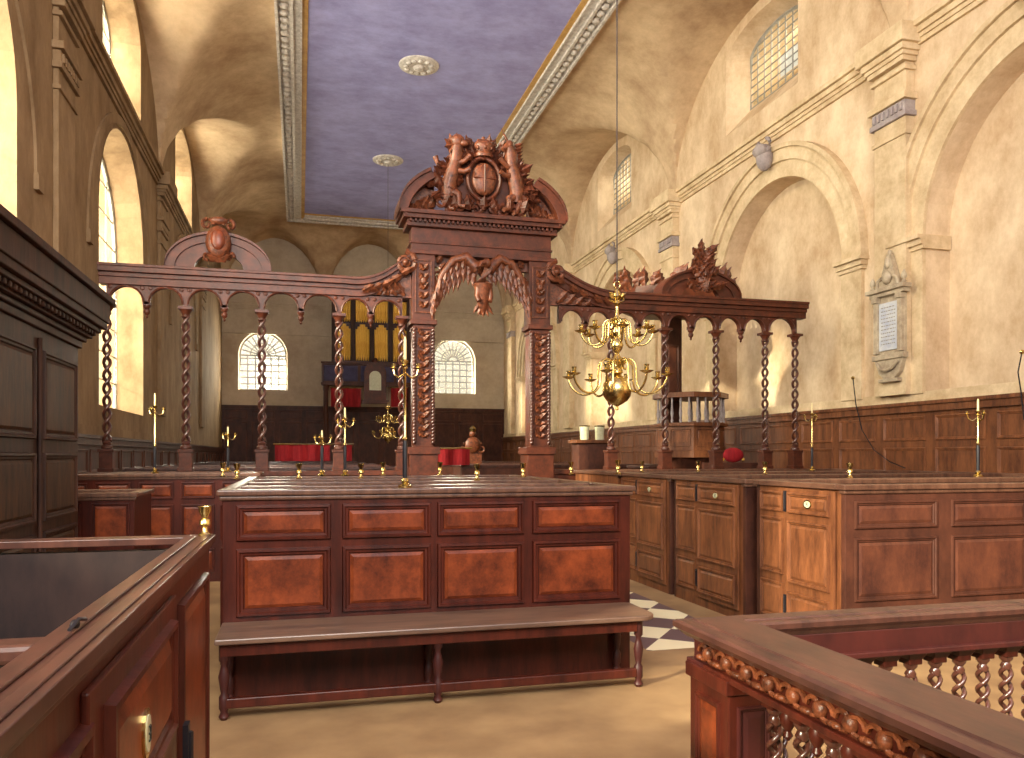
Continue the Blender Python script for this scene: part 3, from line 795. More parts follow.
for k in range(3):
    for v0, v1 in ((1.03, 1.27), (.2, .98)): panel(cpew, FL, .1 + k * 1.1, v0, 1.1 + k * 1.1, v1)
FRr = FR((cpx1, cpy, 0), (0, 1, 0), (1, 0, 0))
for k in range(3):
    for v0, v1 in ((1.03, 1.27), (.2, .98)): panel(cpew, FRr, .1 + k * 1.1, v0, 1.1 + k * 1.1, v1)
# bench
bn = thing('bench', 'long low oak bench with turned legs along the front of the red mahogany pew', 'bench', (0, 0, 0))
bx0, bx1, by0, by1 = cpx0 + .0, 2.38, 5.02, 5.54 - .002
mb = MB(); n = 10; R = .12
pts = [(bx0, by0), ] + [(bx1 - R + R * sin(pi / 2 * i / n), by0 + R - R * cos(pi / 2 * i / n)) for i in range(n + 1)] + [(bx1, by1 - .02), (bx1 - .02, by1), (bx0, by1)]
mb.loft([(x, y, .465) for x, y in pts], [(x, y, .5) for x, y in pts]); mb.build('seat', 'seat', bn, bevel=.008)
mb = MB(); mb.box(bx0 + .03, by0 + .045, .385, bx1 - .14, by0 + .07, .465); mb.build('apron', 'mahog', bn, bevel=.004)
mb = MB(); mb.box(bx0 + .06, by0 + .05, .07, bx1 - .14, by0 + .095, .13); mb.build('stretcher', 'mahog', bn, bevel=.006)
LEG = [(.02, 0), (.032, .02), (.02, .05), (.03, .07), (.03, .14), (.018, .16), (.026, .2), (.034, .26), (.022, .31), (.016, .34), (.03, .36), (.03, .465)]
LG = None
for x in (bx0 + .05, at(438, 690, by0 + .07).x, bx1 - .12):
    for y in (by0 + .075, by1 - .05):
        if LG is None:
            mb = MB(); mb.lathe(LEG, (0, 0, 0), 14); LG = mb.build('leg', 'mahog_dark', bn, smooth=50); o = LG
        else: o = LG.copy(); col.objects.link(o); o.parent = bn
        o.location = (x, y, 0)

# ---- right hand pews
def pew(name, label, x0, y0, x1, y1, side, body, pan, rail='rail', H=PT, door=None, front=True, group=None, mback=None):
    """open-topped box pew; side='-x' has the door face; near face is -y"""
    o = thing(name, label, 'pew', (0, 0, 0), 0, 'box pews')
    t = .05; h = H - .045
    mb = MB(); mb.box(x0, y0, 0, x1, y0 + t, h); fr = mb.build('front', mback or body, o, bevel=.003)
    mb = MB(); mb.box(x0, y1 - t, 0, x1, y1, h); mb.build('back', mback or body, o)
    mb = MB(); mb.box(x0, y0 + t, 0, x0 + t, y1 - t, h); mb.build('side', body, o)
    mb = MB(); mb.box(x1 - t, y0 + t, 0, x1, y1 - t, h); mb.build('side', body, o)
    mb = MB(); e = .03
    mb.box(x0 - e, y0 - e, h, x1 + e, y0 + .08, H); mb.box(x0 - e, y1 - .08, h, x1 + e, y1 + e, H)
    mb.box(x0 - e, y0 + .08, h, x0 + .08, y1 - .08, H); mb.box(x1 - .08, y0 + .08, h, x1 + e, y1 - .08, H)
    mb.box(x0 - e * .5, y0 - e * .5, h - .03, x1 + e * .5, y0 + .06, h)
    mb.build('top_rail', rail, o, bevel=.008)
    mb = MB(); mb.box(x0 + t, y1 - .45, .42, x1 - t, y1 - t, .46); mb.build('inner_seat', 'oak_dark', o)
    return o
rx0 = 4.1
RP = [(5.32, 6.56, 'fgbc'), (6.75, 8.25, 'abgcd'), (8.34, 9.8, 'abged')]
lab = ['nearest brown oak box pew on the right with panelled door beside the altar rail', 'middle brown oak box pew on the right, door standing beside a dark gap', 'far brown oak box pew on the right, door next to the red mahogany pew']
for (y0, y1, num), lb in zip(RP, lab):
    first_p = y0 == RP[0][0]
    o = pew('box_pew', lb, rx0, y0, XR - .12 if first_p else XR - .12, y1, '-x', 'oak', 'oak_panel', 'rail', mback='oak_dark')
    L = y1 - y0; F = FR((rx0, y1, 0), (0, -1, 0), (-1, 0, 0))
    w1 = L * .36; a = .07
    for v0, v1 in ((1.1, 1.28), (.55, 1.05), (.15, .48)): panel(o, F, a, v0, w1 - .02, v1, 'oak', 'oak_panel', .035, .018)
    # door
    Fd = FR((rx0 - .006, y1, 0), (0, -1, 0), (-1, 0, 0))
    mb = MB(); mb.box(w1 + .03, 0, .1, L - .1, .02, PT - .06, Fd); d = mb.build('door', 'oak', o, bevel=.004)
    Fp = FR((rx0 - .026, y1, 0), (0, -1, 0), (-1, 0, 0))
    for v0, v1 in ((1.1, 1.28), (.5, 1.04), (.15, .43)): panel(d, Fp, w1 + .08, v0, L - .15, v1, 'oak', 'oak_panel', .04, .02)
    plate(d, Fp, (w1 + L) / 2 - .03, 1.19, .032, num)
    hinge(d, Fd, w1 + .04, 1.2); hinge(d, Fd, w1 + .04, .3)
    if first_p:
        F2 = FR((rx0, y0, 0), (1, 0, 0), (0, -1, 0)); W = XR - .12 - rx0; n = 5
        for i in range(n):
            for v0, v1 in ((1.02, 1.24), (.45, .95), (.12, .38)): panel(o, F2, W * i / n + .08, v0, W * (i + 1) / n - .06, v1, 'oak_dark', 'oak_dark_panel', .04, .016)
# ---- pews beyond on the right, up to the screen
o = pew('box_pew', 'brown oak box pew on the right just in front of the carved screen', rx0, 9.9, XR - .12, 11.6, '-x', 'oak', 'oak_panel')
# ---- left: pew near the screen
lp = pew('box_pew', 'red-brown box pew on the left below the end of the carved screen', XL + .15, 10.7, -.52, 11.6, '-x', 'mahog', 'mahog_panel', 'rail')
F = FR((XL + .15, 10.7, 0), (1, 0, 0), (0, -1, 0)); W = -.52 - XL - .15
for i in range(5):
    for v0, v1 in ((1.05, 1.26), (.5, .98), (.12, .42)): panel(lp, F, W * i / 5 + .05, v0, W * (i + 1) / 5 - .04, v1, 'mahog', 'mahog_panel', .035, .016)
dk = pew('reading_desk', 'low red-brown panelled desk between tall dark cupboard and pew by the screen', XL + .15, 8.75, -1.62, 9.7, '-x', 'mahog', 'mahog_panel', 'rail', H=1.22)
dk['category'] = 'desk'; del dk['group']
F = FR((XL + .15, 8.75, 0), (1, 0, 0), (0, -1, 0)); W = -1.62 - XL - .15
for i in range(3): panel(dk, F, W * i / 3 + .05, .7, W * (i + 1) / 3 - .04, 1.12, 'mahog', 'mahog_panel', .035, .016)

# ---- left foreground pew (aisle face X=-.28)
fx = -.286; FZ = 1.34
o = thing('box_pew', 'dark red foreground box pew at bottom left with an oval brass plate', 'pew', (0, 0, 0), 0, 'box pews')
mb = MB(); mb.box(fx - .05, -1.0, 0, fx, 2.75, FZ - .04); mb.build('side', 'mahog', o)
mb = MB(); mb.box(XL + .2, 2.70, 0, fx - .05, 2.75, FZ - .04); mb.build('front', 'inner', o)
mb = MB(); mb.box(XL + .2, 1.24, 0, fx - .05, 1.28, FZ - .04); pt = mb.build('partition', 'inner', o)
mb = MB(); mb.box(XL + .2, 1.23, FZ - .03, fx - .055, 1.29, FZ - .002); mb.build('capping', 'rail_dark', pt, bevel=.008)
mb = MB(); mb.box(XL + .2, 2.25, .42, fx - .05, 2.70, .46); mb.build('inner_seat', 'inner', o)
mb = MB(); mb.box(fx - .055, -1.0, FZ - .022, fx + .018, 2.78, FZ); mb.box(fx - .04, -1.0, FZ - .036, fx + .01, 2.77, FZ - .022); mb.box(fx - .06, -1.0, FZ, fx - .03, 2.66, FZ + .006)
mb.box(fx - .015, -1.0, FZ, fx + .005, 2.74, FZ + .004)
mb.box(XL + .2, 2.69, FZ - .022, fx - .055, 2.78, FZ)
mb.build('top_rail', 'rail_dark', o, bevel=.006)
F = FR((fx, -1.0, 0), (0, 1, 0), (1, 0, 0))
panel(o, F, 3.06, .45, 3.62, 1.24, 'mahog', 'mahog_panel', .04, .016)
mb = MB(); mb.box(2.18, 0, .12, 2.96, .012, FZ - .06, F); d = mb.build('door', 'mahog', o, bevel=.004)
Fd = FR((fx + .012, -1.0, 0), (0, 1, 0), (1, 0, 0))
panel(d, Fd, 2.26, 1.0, 2.88, 1.24, 'mahog', 'mahog_panel', .035, .016); panel(d, Fd, 2.26, .2, 2.88, .92, 'mahog', 'mahog_panel', .05, .018)
plate(d, Fd, 2.52, 1.11, .026, 'abgcd', rot=True)
panel(o, F, 1.2, .45, 2.2, 1.24, 'mahog', 'mahog_panel', .045, .016)
hinge(d, Fd, 2.94, .9)
mb = MB(); mb.ell((fx - .035, 1.3, FZ + .01), (.007, .012, .008)); mb.tube([(fx - .035, 1.27, FZ + .008), (fx - .03, 1.3, FZ + .018), (fx - .03, 1.34, FZ + .01)], .003, 6)
mb.build('latch', 'iron', o, smooth=60)

# ---- tall dark panelled cupboard on the left
cx = -1.95; cy0, cy1 = 3.4, 8.0; CZ = 2.57
o = thing('cupboard', 'tall dark walnut panelled closet with heavy overhanging cornice on the left', 'closet', (0, 0, 0))
mb = MB(); mb.box(XL + .12, cy0, 0, cx, cy1, CZ); mb.build('body', 'walnut', o, bevel=.005)
mb = MB(); prof = [(.03, 0, .06), (.06, .06, .1), (.1, .1, .16), (.16, .16, .2), (.22, .26, .44), (.26, .44, .5)]
for p, a, b in prof: mb.box(XL + .12, cy0 - p, CZ + a, cx + p, cy1 + p, CZ + b)
A = [(cx + .16, CZ + .2), (cx + .17, CZ + .23), (cx + .2, CZ + .26)]
y = cy0
while y < cy1: mb.box(cx + .1, y, CZ + .12, cx + .14, y + .05, CZ + .16); y += .1
mb.box(XL + .12, cy0 - .2, CZ + .2, cx + .2, cy1 + .2, CZ + .27)
mb.build('cornice', 'walnut', o, bevel=.008)
F = FR((cx, cy1, 0), (0, -1, 0), (1, 0, 0))
n = 4; W = (cy1 - cy0) / n
for i in range(n):
    for v0, v1 in ((.2, 1.0), (1.08, 1.62), (1.72, 2.42)): panel(o, F, W * i + .1, v0, W * (i + 1) - .1, v1, 'walnut', 'walnut_panel', .06, .025)
    mb = MB(); mb.tube([(W * i, .015, .1), (W * i, .015, 2.5)], .018, 6, M4=F); 
    if i: mb.build('bead', 'walnut', o, smooth=60)
F = FR((XL + .12, cy1, 0), (1, 0, 0), (0, 1, 0)); panel(o, F, .1, .2, .95, 2.4, 'walnut', 'walnut_panel')

# ============================================================= ALTAR RAIL (right foreground)
ar = thing('altar_rail', 'dark mahogany communion rail with carved frieze and open barley-twist balusters', 'railing', (0, 0, 0))
ax0, ax1 = 1.36, 1.6; ay0, ay1 = 2.53, 2.66; ayp = 2.42; AZ = 1.0; AXE = 4.2
def railsec(x0, y0, x1, y1, mb):
    for a, b, e in ((AZ - .022, AZ, .0), (AZ - .04, AZ - .022, .015), (AZ - .055, AZ - .04, .03)): mb.box(x0 + e, y0 + e, a, x1 - e, y1 - e, b)
mb = MB()
def hrun(y0, y1, x0, x1, z0, z1): mb.box(x0, y0, z0, x1, y1, z1)
A = [(ax0 - .03, -1.2), (ax0 - .03, ay1 + .03), (AXE, ay1 + .03), (AXE, ay0), (ax1, ay0), (ax1, -1.2)]
def inset(e): return [(ax0 - .03 + e, -1.2), (ax0 - .03 + e, ay1 + .03 - e), (AXE, ay1 + .03 - e), (AXE, ay0 + e * .6), (ax1 - e, ay0 + e * .6), (ax1 - e, -1.2)]
def ring6(e, z): return [(x, y, z) for x, y in inset(e)]
L = [(.035, AZ - .06), (.02, AZ - .045), (.0, AZ - .03), (.0, AZ - .012), (.01, AZ - .004), (.03, AZ), (.05, AZ), (.055, AZ + .006), (.09, AZ + .006)]
for (e0, z0_), (e1, z1_) in zip(L[:-1], L[1:]): mb.loft(ring6(e0, z0_), ring6(e1, z1_), caps=False)
vs = ring6(.09, AZ + .006); mb.add(vs, [(0, 1, 4, 5), (1, 2, 3, 4)]); vs = ring6(.035, AZ - .06); mb.add(vs, [(0, 1, 4, 5), (1, 2, 3, 4)])
mb.build('hand_rail', 'rail_dark', ar, smooth=25)
# frieze
for nm, b in (('x', (ax0 + .03, -1.2, .85, ax1 - .05, ay0, .94)), ('y', (ax0 + .03, ay0 + .02, .85, AXE, ay1 - .02, .94))):
    mb = MB(); mb.box(*b)
    if nm == 'x': mb.box(b[0] - .02, b[1], .84, b[3] + .02, b[4] + .01, .862)
    else: mb.box(b[0] - .02, b[1] - .02, .84, b[3], b[4] + .02, .862)
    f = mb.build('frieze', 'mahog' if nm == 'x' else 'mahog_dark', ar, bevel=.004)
    mb = MB(); k = 0
    if nm == 'x':
        y = -.6
        while y < ay1 - .05:
            mb.ell((b[0] - .006, y, .9), (.02, .026, .026), 8, 6)
            for s in (-1, 1):
                mb.tube([(b[0] - .008, y + s * (.03 + .03 * cos(t)), .9 + .026 * sin(t)) for t in [q * .7 for q in range(8)]], .008, 5)
                mb.ell((b[0] - .008, y + s * .055, .878), (.014, .02, .01), 6, 4)
            y += .125
    else:
        x = b[0] + .3
        while x < AXE:
            for yy in (b[1] - .004,):
                mb.ell((x, yy, .9), (.026, .015, .026), 8, 6)
                for s in (-1, 1): mb.tube([(x + s * (.03 + .03 * cos(t)), yy, .9 + .026 * sin(t)) for t in [q * .7 for q in range(8)]], .008, 5)
            x += .125
    if nm == 'x': mb.build('carving', 'screen_lt', f, smooth=60)
# corner pier
mb = MB(); mb.box(ax0 + .015, ayp - .05, .0, ax1 - .04, ay1 - .02, .85); mb.box(ax0 - .005, ayp - .07, .0, ax1 - .02, ay1, .12)
mb.box(ax0, ayp - .06, .8, ax1 - .03, ay1 - .01, .85)
pr = mb.build('pier', 'mahog', ar, bevel=.004)
F = FR((ax0 + .015, ay1 - .02, 0), (0, -1, 0), (-1, 0, 0)); panel(pr, F, .05, .18, .22, .76, 'mahog', 'mahog_panel', .025, .012)
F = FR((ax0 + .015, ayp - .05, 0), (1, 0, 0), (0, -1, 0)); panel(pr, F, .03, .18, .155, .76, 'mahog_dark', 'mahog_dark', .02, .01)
# base rail
mb = MB(); mb.box(ax0 + .02, -1.2, 0, ax1 - .04, ayp - .07, .14); mb.box(ax1 - .02, ay0 + .02, 0, AXE, ay1 - .02, .14); mb.build('base_rail', 'mahog', ar, bevel=.01)
# balusters, brackets, pendants
def baluster():
    mb = MB(); mb.lathe([(.025, 0), (.025, .03), (.014, .04), (.022, .06), (.016, .08)], (0, 0, .14), 12); mb.lathe([(.016, 0), (.022, .015), (.014, .03), (.026, .045), (.026, .055)], (0, 0, .735), 12)
    twist(mb, (0, 0, 0), .21, .745, .0185, .0095, 4.6, 7, 16)
    return mb.build('baluster', 'twist', ar, smooth=60)
B0 = baluster(); k = 0
mb0 = MB(); mb0.box(-.03, -.03, .79, .03, .03, .815); mb0.add([(-.03, -.03, .81), (.03, -.03, .81), (.03, .03, .81), (-.03, .03, .81), (-.05, -.05, .85), (.05, -.05, .85), (.05, .05, .85), (-.05, .05, .85)], [(0, 1, 5, 4), (1, 2, 6, 5), (2, 3, 7, 6), (3, 0, 4, 7), (0, 3, 2, 1), (4, 5, 6, 7)])
K0 = mb0.build('bracket', 'mahog', B0, bevel=.003)
mb1 = MB(); mb1.lathe([(.004, -.09), (.016, -.075), (.01, -.06), (.022, -.04), (.026, -.02), (.018, 0), (.026, .02)], (0, 0, .8), 12); mb1.box(-.035, -.035, .81, .035, .035, .85)
PD = mb1.build('pendant', 'mahog', ar, smooth=40)
posn = []
y = 2.25
while y > -.9: posn.append((ax0 + .11, y)); y -= .145
x = ax1 + .12
while x < AXE - .05: posn.append((x, (ay0 + ay1) / 2)); x += .115
pend = [(ax0 + .11, 2.25 - .0725 - .145 * i) for i in range(20)]
for i, (x, y) in enumerate(posn):
    b = B0 if i == 0 else copy_tree(B0, ar); b.location = (x, y, 0)
for i, (x, y) in enumerate(pend):
    b = PD if i == 0 else copy_tree(PD, ar); b.location = (x, y, 0)

# ============================================================= CHANDELIERS
def chandelier(label):
    o = thing('chandelier', label, 'chandelier', (0, 0, 0), 0, 'brass chandeliers')
    mb = MB(); mb.lathe([(.005, -.2), (.02, -.19), (.01, -.165), (.03, -.15), (.05, -.14), (.1, -.11), (.135, -.06), (.145, 0), (.135, .06), (.1, .11), (.05, .14), (.03, .15)], (0, 0, 0), 24)
    mb.build('globe', 'brass', o, smooth=60)
    mb = MB(); mb.lathe([(.03, .15), (.06, .17), (.055, .2), (.025, .23), (.05, .26), (.06, .3), (.035, .33), (.02, .36), (.05, .4), (.065, .44), (.045, .48), (.02, .52), (.045, .55), (.05, .58), (.025, .62), (.02, .68), (.045, .7), (.02, .73), (.015, .82)], (0, 0, 0), 16)
    mb.build('stem', 'brass', o, smooth=50)
    mb = MB(); mb.lathe([(.015, .82), (.035, .85), (.02, .88), (.045, .92), (.03, .96), (.012, .99)], (0, 0, 0), 14)
    for s in (-1, 1):
        mb.tube([(s * .02, 0, .86), (s * .07, 0, .88), (s * .06, 0, .95), (s * .03, 0, .93)], .012, 6); leaf(mb, (s * .02, 0, .9), pi / 2 - s * .9, .09, .025, .012)
    mb.tube([(.03 * cos(t), 0, 1.03 + .035 * sin(t)) for t in [2 * pi * i / 14 for i in range(14)]], .008, 6, closed=True)
    mb.build('finial', 'brass', o, smooth=50)
    for tier, (zb, R, n, ph) in enumerate(((.18, .5, 8, .2), (.6, .36, 8, .55))):
        S = R / .5
        path = [(.03, .03), (.07, .1), (.13, .12), (.18, .07), (.19, -.03), (.2, -.13), (.25, -.2), (.33, -.22), (.41, -.19), (.47, -.12), (.49, -.06)]
        mb = MB(); pp = [(x * S, 0, zb + z * S) for x, z in path]
        sm = []
        for i in range(len(pp) - 1):
            p0 = Vector(pp[max(i - 1, 0)]); p1 = Vector(pp[i]); p2 = Vector(pp[i + 1]); p3 = Vector(pp[min(i + 2, len(pp) - 1)])
            for q in range(4):
                t_ = q / 4; sm.append(.5 * ((2 * p1) + (p2 - p0) * t_ + (2 * p0 - 5 * p1 + 4 * p2 - p3) * t_ ** 2 + (3 * p1 - p0 - 3 * p2 + p3) * t_ ** 3))
        sm.append(Vector(pp[-1])); mb.tube(sm, .011, 7)
        mb.tube([(.1 * S + .035 * S * cos(t), 0, zb + .06 * S + .035 * S * sin(t)) for t in [q * .6 for q in range(9)]], .007, 5)
        a0 = mb.build('arm', 'brass', o, smooth=60)
        x1, z1 = .49 * S, zb - .06 * S
        mb = MB(); mb.lathe([(.01, 0), (.03, .005), (.062, .022), (.066, .026), (.02, .02), (.012, .03)], (x1, 0, z1), 16); mb.build('drip_pan', 'brass', a0, smooth=50)
        mb = MB(); mb.lathe([(.012, .03), (.022, .04), (.02, .06), (.026, .085)], (x1, 0, z1), 12); mb.build('candle_socket', 'brass', a0, smooth=50)
        for k in range(n):
            c = a0 if k == 0 else copy_tree(a0, o); c.rotation_euler = (0, 0, ph + 2 * pi * k / n)
    return o
ch = chandelier('large brass chandelier with two tiers of curling arms hanging before the screen')
p = at(617, 390, 7.3); ch.location = p
mb = MB(); mb.tube([(0, 0, 1.06), (0, 0, ZC - p.z)], .006, 6); mb.build('cord', 'cord', ch)
ch2 = copy_tree(ch); p2 = at(388, 437, 24.7); ch2.location = p2; ch2['label'] = 'small-looking distant brass chandelier hanging in the nave seen through the screen'
for n_, px, py, Y in ((0, 419, 66, 18.5), (1, 388, 160, 24.7)):
    p = at(px, py, Y)
    o = thing('ceiling_rose', ['nearer oval-looking white plaster ceiling rose on the lavender ceiling', 'farther white plaster ceiling rose holding the distant chandelier cord'][n_], 'ceiling rose', (p.x, p.y, ZC - .005), 0, 'ceiling roses')
    mb = MB(); mb.lathe([(.02, -.14), (.1, -.12), (.14, -.06), (.42, -.05), (.46, -.03), (.47, .0)], (0, 0, 0), 28); mb.build('disc', 'white_orn', o, smooth=40)
    mb = MB()
    for k in range(12):
        a = 2 * pi * k / 12; mb.ell((.3 * cos(a), .3 * sin(a), -.06), (.07, .07, .035), 8, 5)
    mb.build('rosette', 'white_orn', o, smooth=60)

# ============================================================= WALL MONUMENT
p = atX(893, 380, XR - .16)
mo = thing('wall_monument', 'grey marble memorial tablet with urn top fixed to pilaster on right wall', 'monument', (XR - .17, p.y, 2.72))
F = FR((0, 0, 0), (0, -1, 0), (-1, 0, 0))
def prism(mb, poly, y0, y1): mb.loft([(u, y0, v) for u, v in poly], [(u, y1, v) for u, v in poly], F)
mb = MB(); mb.box(-.33, 0, .32, .33, .1, .4, F); mb.box(-.3, 0, .4, .3, .05, 1.35, F)
for s in (-1, 1):
    mb.box(s * .25 - .045, .05, .42, s * .25 + .045, .1, 1.25, F); mb.box(s * .25 - .06, .04, 1.2, s * .25 + .06, .13, 1.28, F)
mb.box(-.36, 0, 1.28, .36, .12, 1.34, F); mb.box(-.4, 0, 1.34, .4, .17, 1.4, F); mb.build('surround', 'marble', mo, bevel=.006)
mb = MB(); mb.box(-.2, .05, .46, .2, .075, 1.18, F); tb = mb.build('tablet', 'marble_lt', mo, bevel=.004)
mb = MB(); random.seed(5)
for k in range(11):
    v = 1.1 - k * .055; u = -.15
    while u < .14:
        l = random.uniform(.02, .05); mb.box(u, .075, v, min(.15, u + l), .078, v + .014, F); u += l + .015
mb.build('inscription', 'lead', tb)
mb = MB(); prism(mb, [(-.3, .32), (.3, .32), (.22, .12), (.1, .02), (-.1, .02), (-.22, .12)], 0, .07)
mb.tube([(-.22, .1, .28), (-.12, .12, .18), (0, .12, .15), (.12, .12, .18), (.22, .1, .28)], .025, 6, M4=F)
mb.box(-.2, 0, -.02, .2, .09, .03, F); mb.build('apron', 'marble', mo, bevel=.006)
mb = MB(); prism(mb, [(-.24, 1.4), (.24, 1.4), (.17, 1.52), (.1, 1.72), (.03, 1.9), (-.03, 1.9), (-.1, 1.72), (-.17, 1.52)], 0, .08)
mb.ell((0, .1, 1.55), (.09, .06, .1), M4=F); mb.ell((0, .08, 1.78), (.05, .05, .1), M4=F); mb.ell((0, .05, 1.93), (.03, .03, .05), M4=F)
for s in (-1, 1):
    mb.lathe([(.02, 0), (.04, .03), (.02, .06), (.045, .1), (.04, .14), (.01, .2)], (s * .33, .08, 1.4), 10, M4=F)
    mb.tube([(s * .22, .09, 1.42), (s * .2, .1, 1.52), (s * .12, .1, 1.56)], .025, 6, M4=F)
mb.build('crest', 'marble', mo, smooth=50)

# ============================================================= PULPIT behind the screen
pp_ = at(695, 400, 14.3)
pu = thing('pulpit', 'brown oak pulpit with baluster front and tall back, behind the right half of screen', 'pulpit', (pp_.x, 14.3, 0))
pu.location.x -= .1
mb = MB(); n = 8
def octo(r, z): return [(r * cos(pi / 8 + pi / 4 * i), r * sin(pi / 8 + pi / 4 * i), z) for i in range(8)]
mb.lathe([(.5, 0), (.5, .1), (.2, .2), (.16, .6), (.2, 1.0), (.62, 1.55)], (0, 0, 0), 8); mb.build('stem', 'oak_dark', pu)
mb = MB(); mb.loft(octo(.72, 1.55), octo(.72, 1.68)); mb.loft(octo(.68, 1.68), octo(.66, 2.15)); mb.loft(octo(.72, 2.15), octo(.72, 2.22)); mb.build('body', 'oak', pu, bevel=.006)
for i in range(8):
    a = pi / 4 * i; c_ = (.66 * cos(pi / 8)); F = FR((c_ * cos(a), c_ * sin(a), 0), (-sin(a), cos(a), 0), (cos(a), sin(a), 0)); panel(pu, F, -.2, 1.75, .2, 2.1, 'oak', 'oak_panel', .03, .02)
b0 = None
for i in range(8):
    for q in range(3):
        A0 = Vector(octo(.66, 0)[i]); A1 = Vector(octo(.66, 0)[(i + 1) % 8]); P = A0.lerp(A1, (q + .5) / 3)
        if abs(atan2(P.y, P.x) - pi / 2) < .4: continue
        if b0 is None:
            mb = MB(); mb.lathe([(.02, 0), (.032, .04), (.018, .08), (.034, .18), (.02, .3), (.02, .48)], (0, 0, 2.22), 8); b0 = mb.build('baluster', 'stone_grey', pu, smooth=50); b = b0
        else: b = b0.copy(); col.objects.link(b); b.parent = pu
        b.location = P
mb = MB(); mb.loft(octo(.74, 2.7), octo(.74, 2.8)); mb.build('top_rail', 'oak', pu, bevel=.006)
mb = MB(); mb.box(-.3, .6, 1.6, .12, .7, 4.45); mb.build('back_panel', 'oak_dark', pu, bevel=.005)
F = FR((-.3, .6, 0), (1, 0, 0), (0, -1, 0)); panel(pu, F, .06, 2.85, .36, 3.85, 'oak_dark', 'oak_dark_panel')
mb = MB(); 
mb.loft([(x - .35, y, z) for x, y, z in octo(1.0, 4.4)], [(x - .35, y, z) for x, y, z in octo(1.14, 4.52)]); mb.loft([(x - .35, y, z) for x, y, z in octo(1.14, 4.52)], [(x - .35, y, z) for x, y, z in octo(1.08, 4.78)]); mb.build('sounding_board', 'screen', pu, bevel=.01)
mb = MB(); random.seed(4)
for i in range(36):
    a = 2 * pi * i / 36; leaf(mb, (1.0 * cos(a) - .35, 1.0 * sin(a), 4.76), pi / 2 + random.uniform(-.6, .6), random.uniform(.25, .5), .1, .06)
mb.build('cresting', 'screen_lt', pu)
# stair with sloping handrail to the pulpit's left
st = MB()
for k in range(7): st.box(-1.35 + .1 * 0 - .0, -.3, 0, -.75, .3, .1) if k == 0 else st.box(-1.75 + .15 * k, -.3, .2 * k - .2, -.6, .3, .2 * k)
st.build('stair', 'oak_dark', pu)

# ============================================================= ORGAN and west gallery
def FX(px): return at(px, 300, YF - 1.0).x
ox0, ox1 = FX(334), FX(409)
og = thing('pipe_organ', 'organ with gilded pipes in a dark case high on the far wall', 'organ', (0, 0, 0))
yo = YF - 1.1; oz0, oz1 = 5.5, 8.1
mb = MB(); mb.box(ox0, yo + .3, oz0, ox1, YF - .15, oz1); mb.box(ox0 - .1, yo + .1, oz0 - .1, ox1 + .1, YF - .15, oz0)
mb.box(ox0 - .12, yo - .05, oz1, ox1 + .12, YF - .15, oz1 + .15); mb.build('case', 'mahog', og, bevel=.01)
pxs = [334, 341, 343, 363, 370, 384, 389, 405, 409]
p0 = None; nb = 4
for i in range(nb + 1):
    x = ox0 + (ox1 - ox0) * i / nb; mb = MB(); mb.box(x - .09, yo, oz0, x + .09, yo + .3, oz1); mb.build('mullion', 'walnut', og, bevel=.01)
for i in range(nb):
    x0 = ox0 + (ox1 - ox0) * i / nb + .1; x1 = ox0 + (ox1 - ox0) * (i + 1) / nb - .1
    for j in range(6):
        x = x0 + (x1 - x0) * (j + .5) / 6; hh = 1.3 + .25 * (1 - abs(j - 2.5) / 2.5)
        for zz, h2 in ((oz0 + .02, hh), (oz0 + 1.62, .9)):
            if p0 is None:
                mb = MB(); mb.lathe([(.025, 0), (.066, .2), (.066, 1.0)], (0, 0, 0), 10); p0 = mb.build('pipe', 'gilt', og, smooth=50); o = p0
            else: o = p0.copy(); col.objects.link(o); o.parent = og
            o.location = (x, yo + .16, zz); o.scale = (1, 1, h2)
# gallery front
ga = thing('gallery', 'dark gallery front with slate blue panels carrying the organ', 'gallery', (0, 0, 0))
gx0, gx1 = FX(322), FX(412)
mb = MB(); mb.box(gx0, yo - .2, 4.5, gx1, YF - .15, 5.4); mb.box(gx0 - .05, yo - .27, 5.32, gx1 + .05, yo - .2, 5.4); mb.box(gx0 - .05, yo - .27, 4.45, gx1 + .05, yo - .2, 4.55); mb.build('front', 'oak_dark', ga)
for i in range(5):
    F = FR((gx0, yo - .2, 0), (1, 0, 0), (0, -1, 0)); W = (gx1 - gx0) / 5; panel(ga, F, W * i + .06, 4.62, W * (i + 1) - .06, 5.26, 'blue_cloth', 'blue_cloth')
for x in (gx0 + .15, gx1 - .15):
    mb = MB(); mb.lathe([(.16, 0), (.11, .2), (.1, 4.2), (.16, 4.45)], (x, yo, 0), 12); mb.build('post', 'oak_dark', ga, smooth=40)
# clock in carved frame
pc = at(375, 383, yo - .35)
ck = thing('clock', 'small arched white dial in a dark frame below the organ', 'clock', (pc.x, yo - .34, 3.85))
mb = MB(); F = FR((0, 0, 0), (1, 0, 0), (0, -1, 0))
mb.loft([(u, 0, v) for u, v in arch_poly(0, .45, 1.1, 0, 16)], [(u, .12, v) for u, v in arch_poly(0, .45, 1.1, 0, 16)], F); mb.box(-.55, 0, -.15, .55, .16, 0, F)
mb.ell((0, .05, 1.62), (.12, .08, .12), M4=F); mb.build('frame', 'screen', ck)
mb = MB(); mb.loft([(u, .12, v) for u, v in arch_poly(0, .24, .95, .4, 16)], [(u, .14, v) for u, v in arch_poly(0, .24, .95, .4, 16)], F); mb.build('dial', 'enamel', ck)
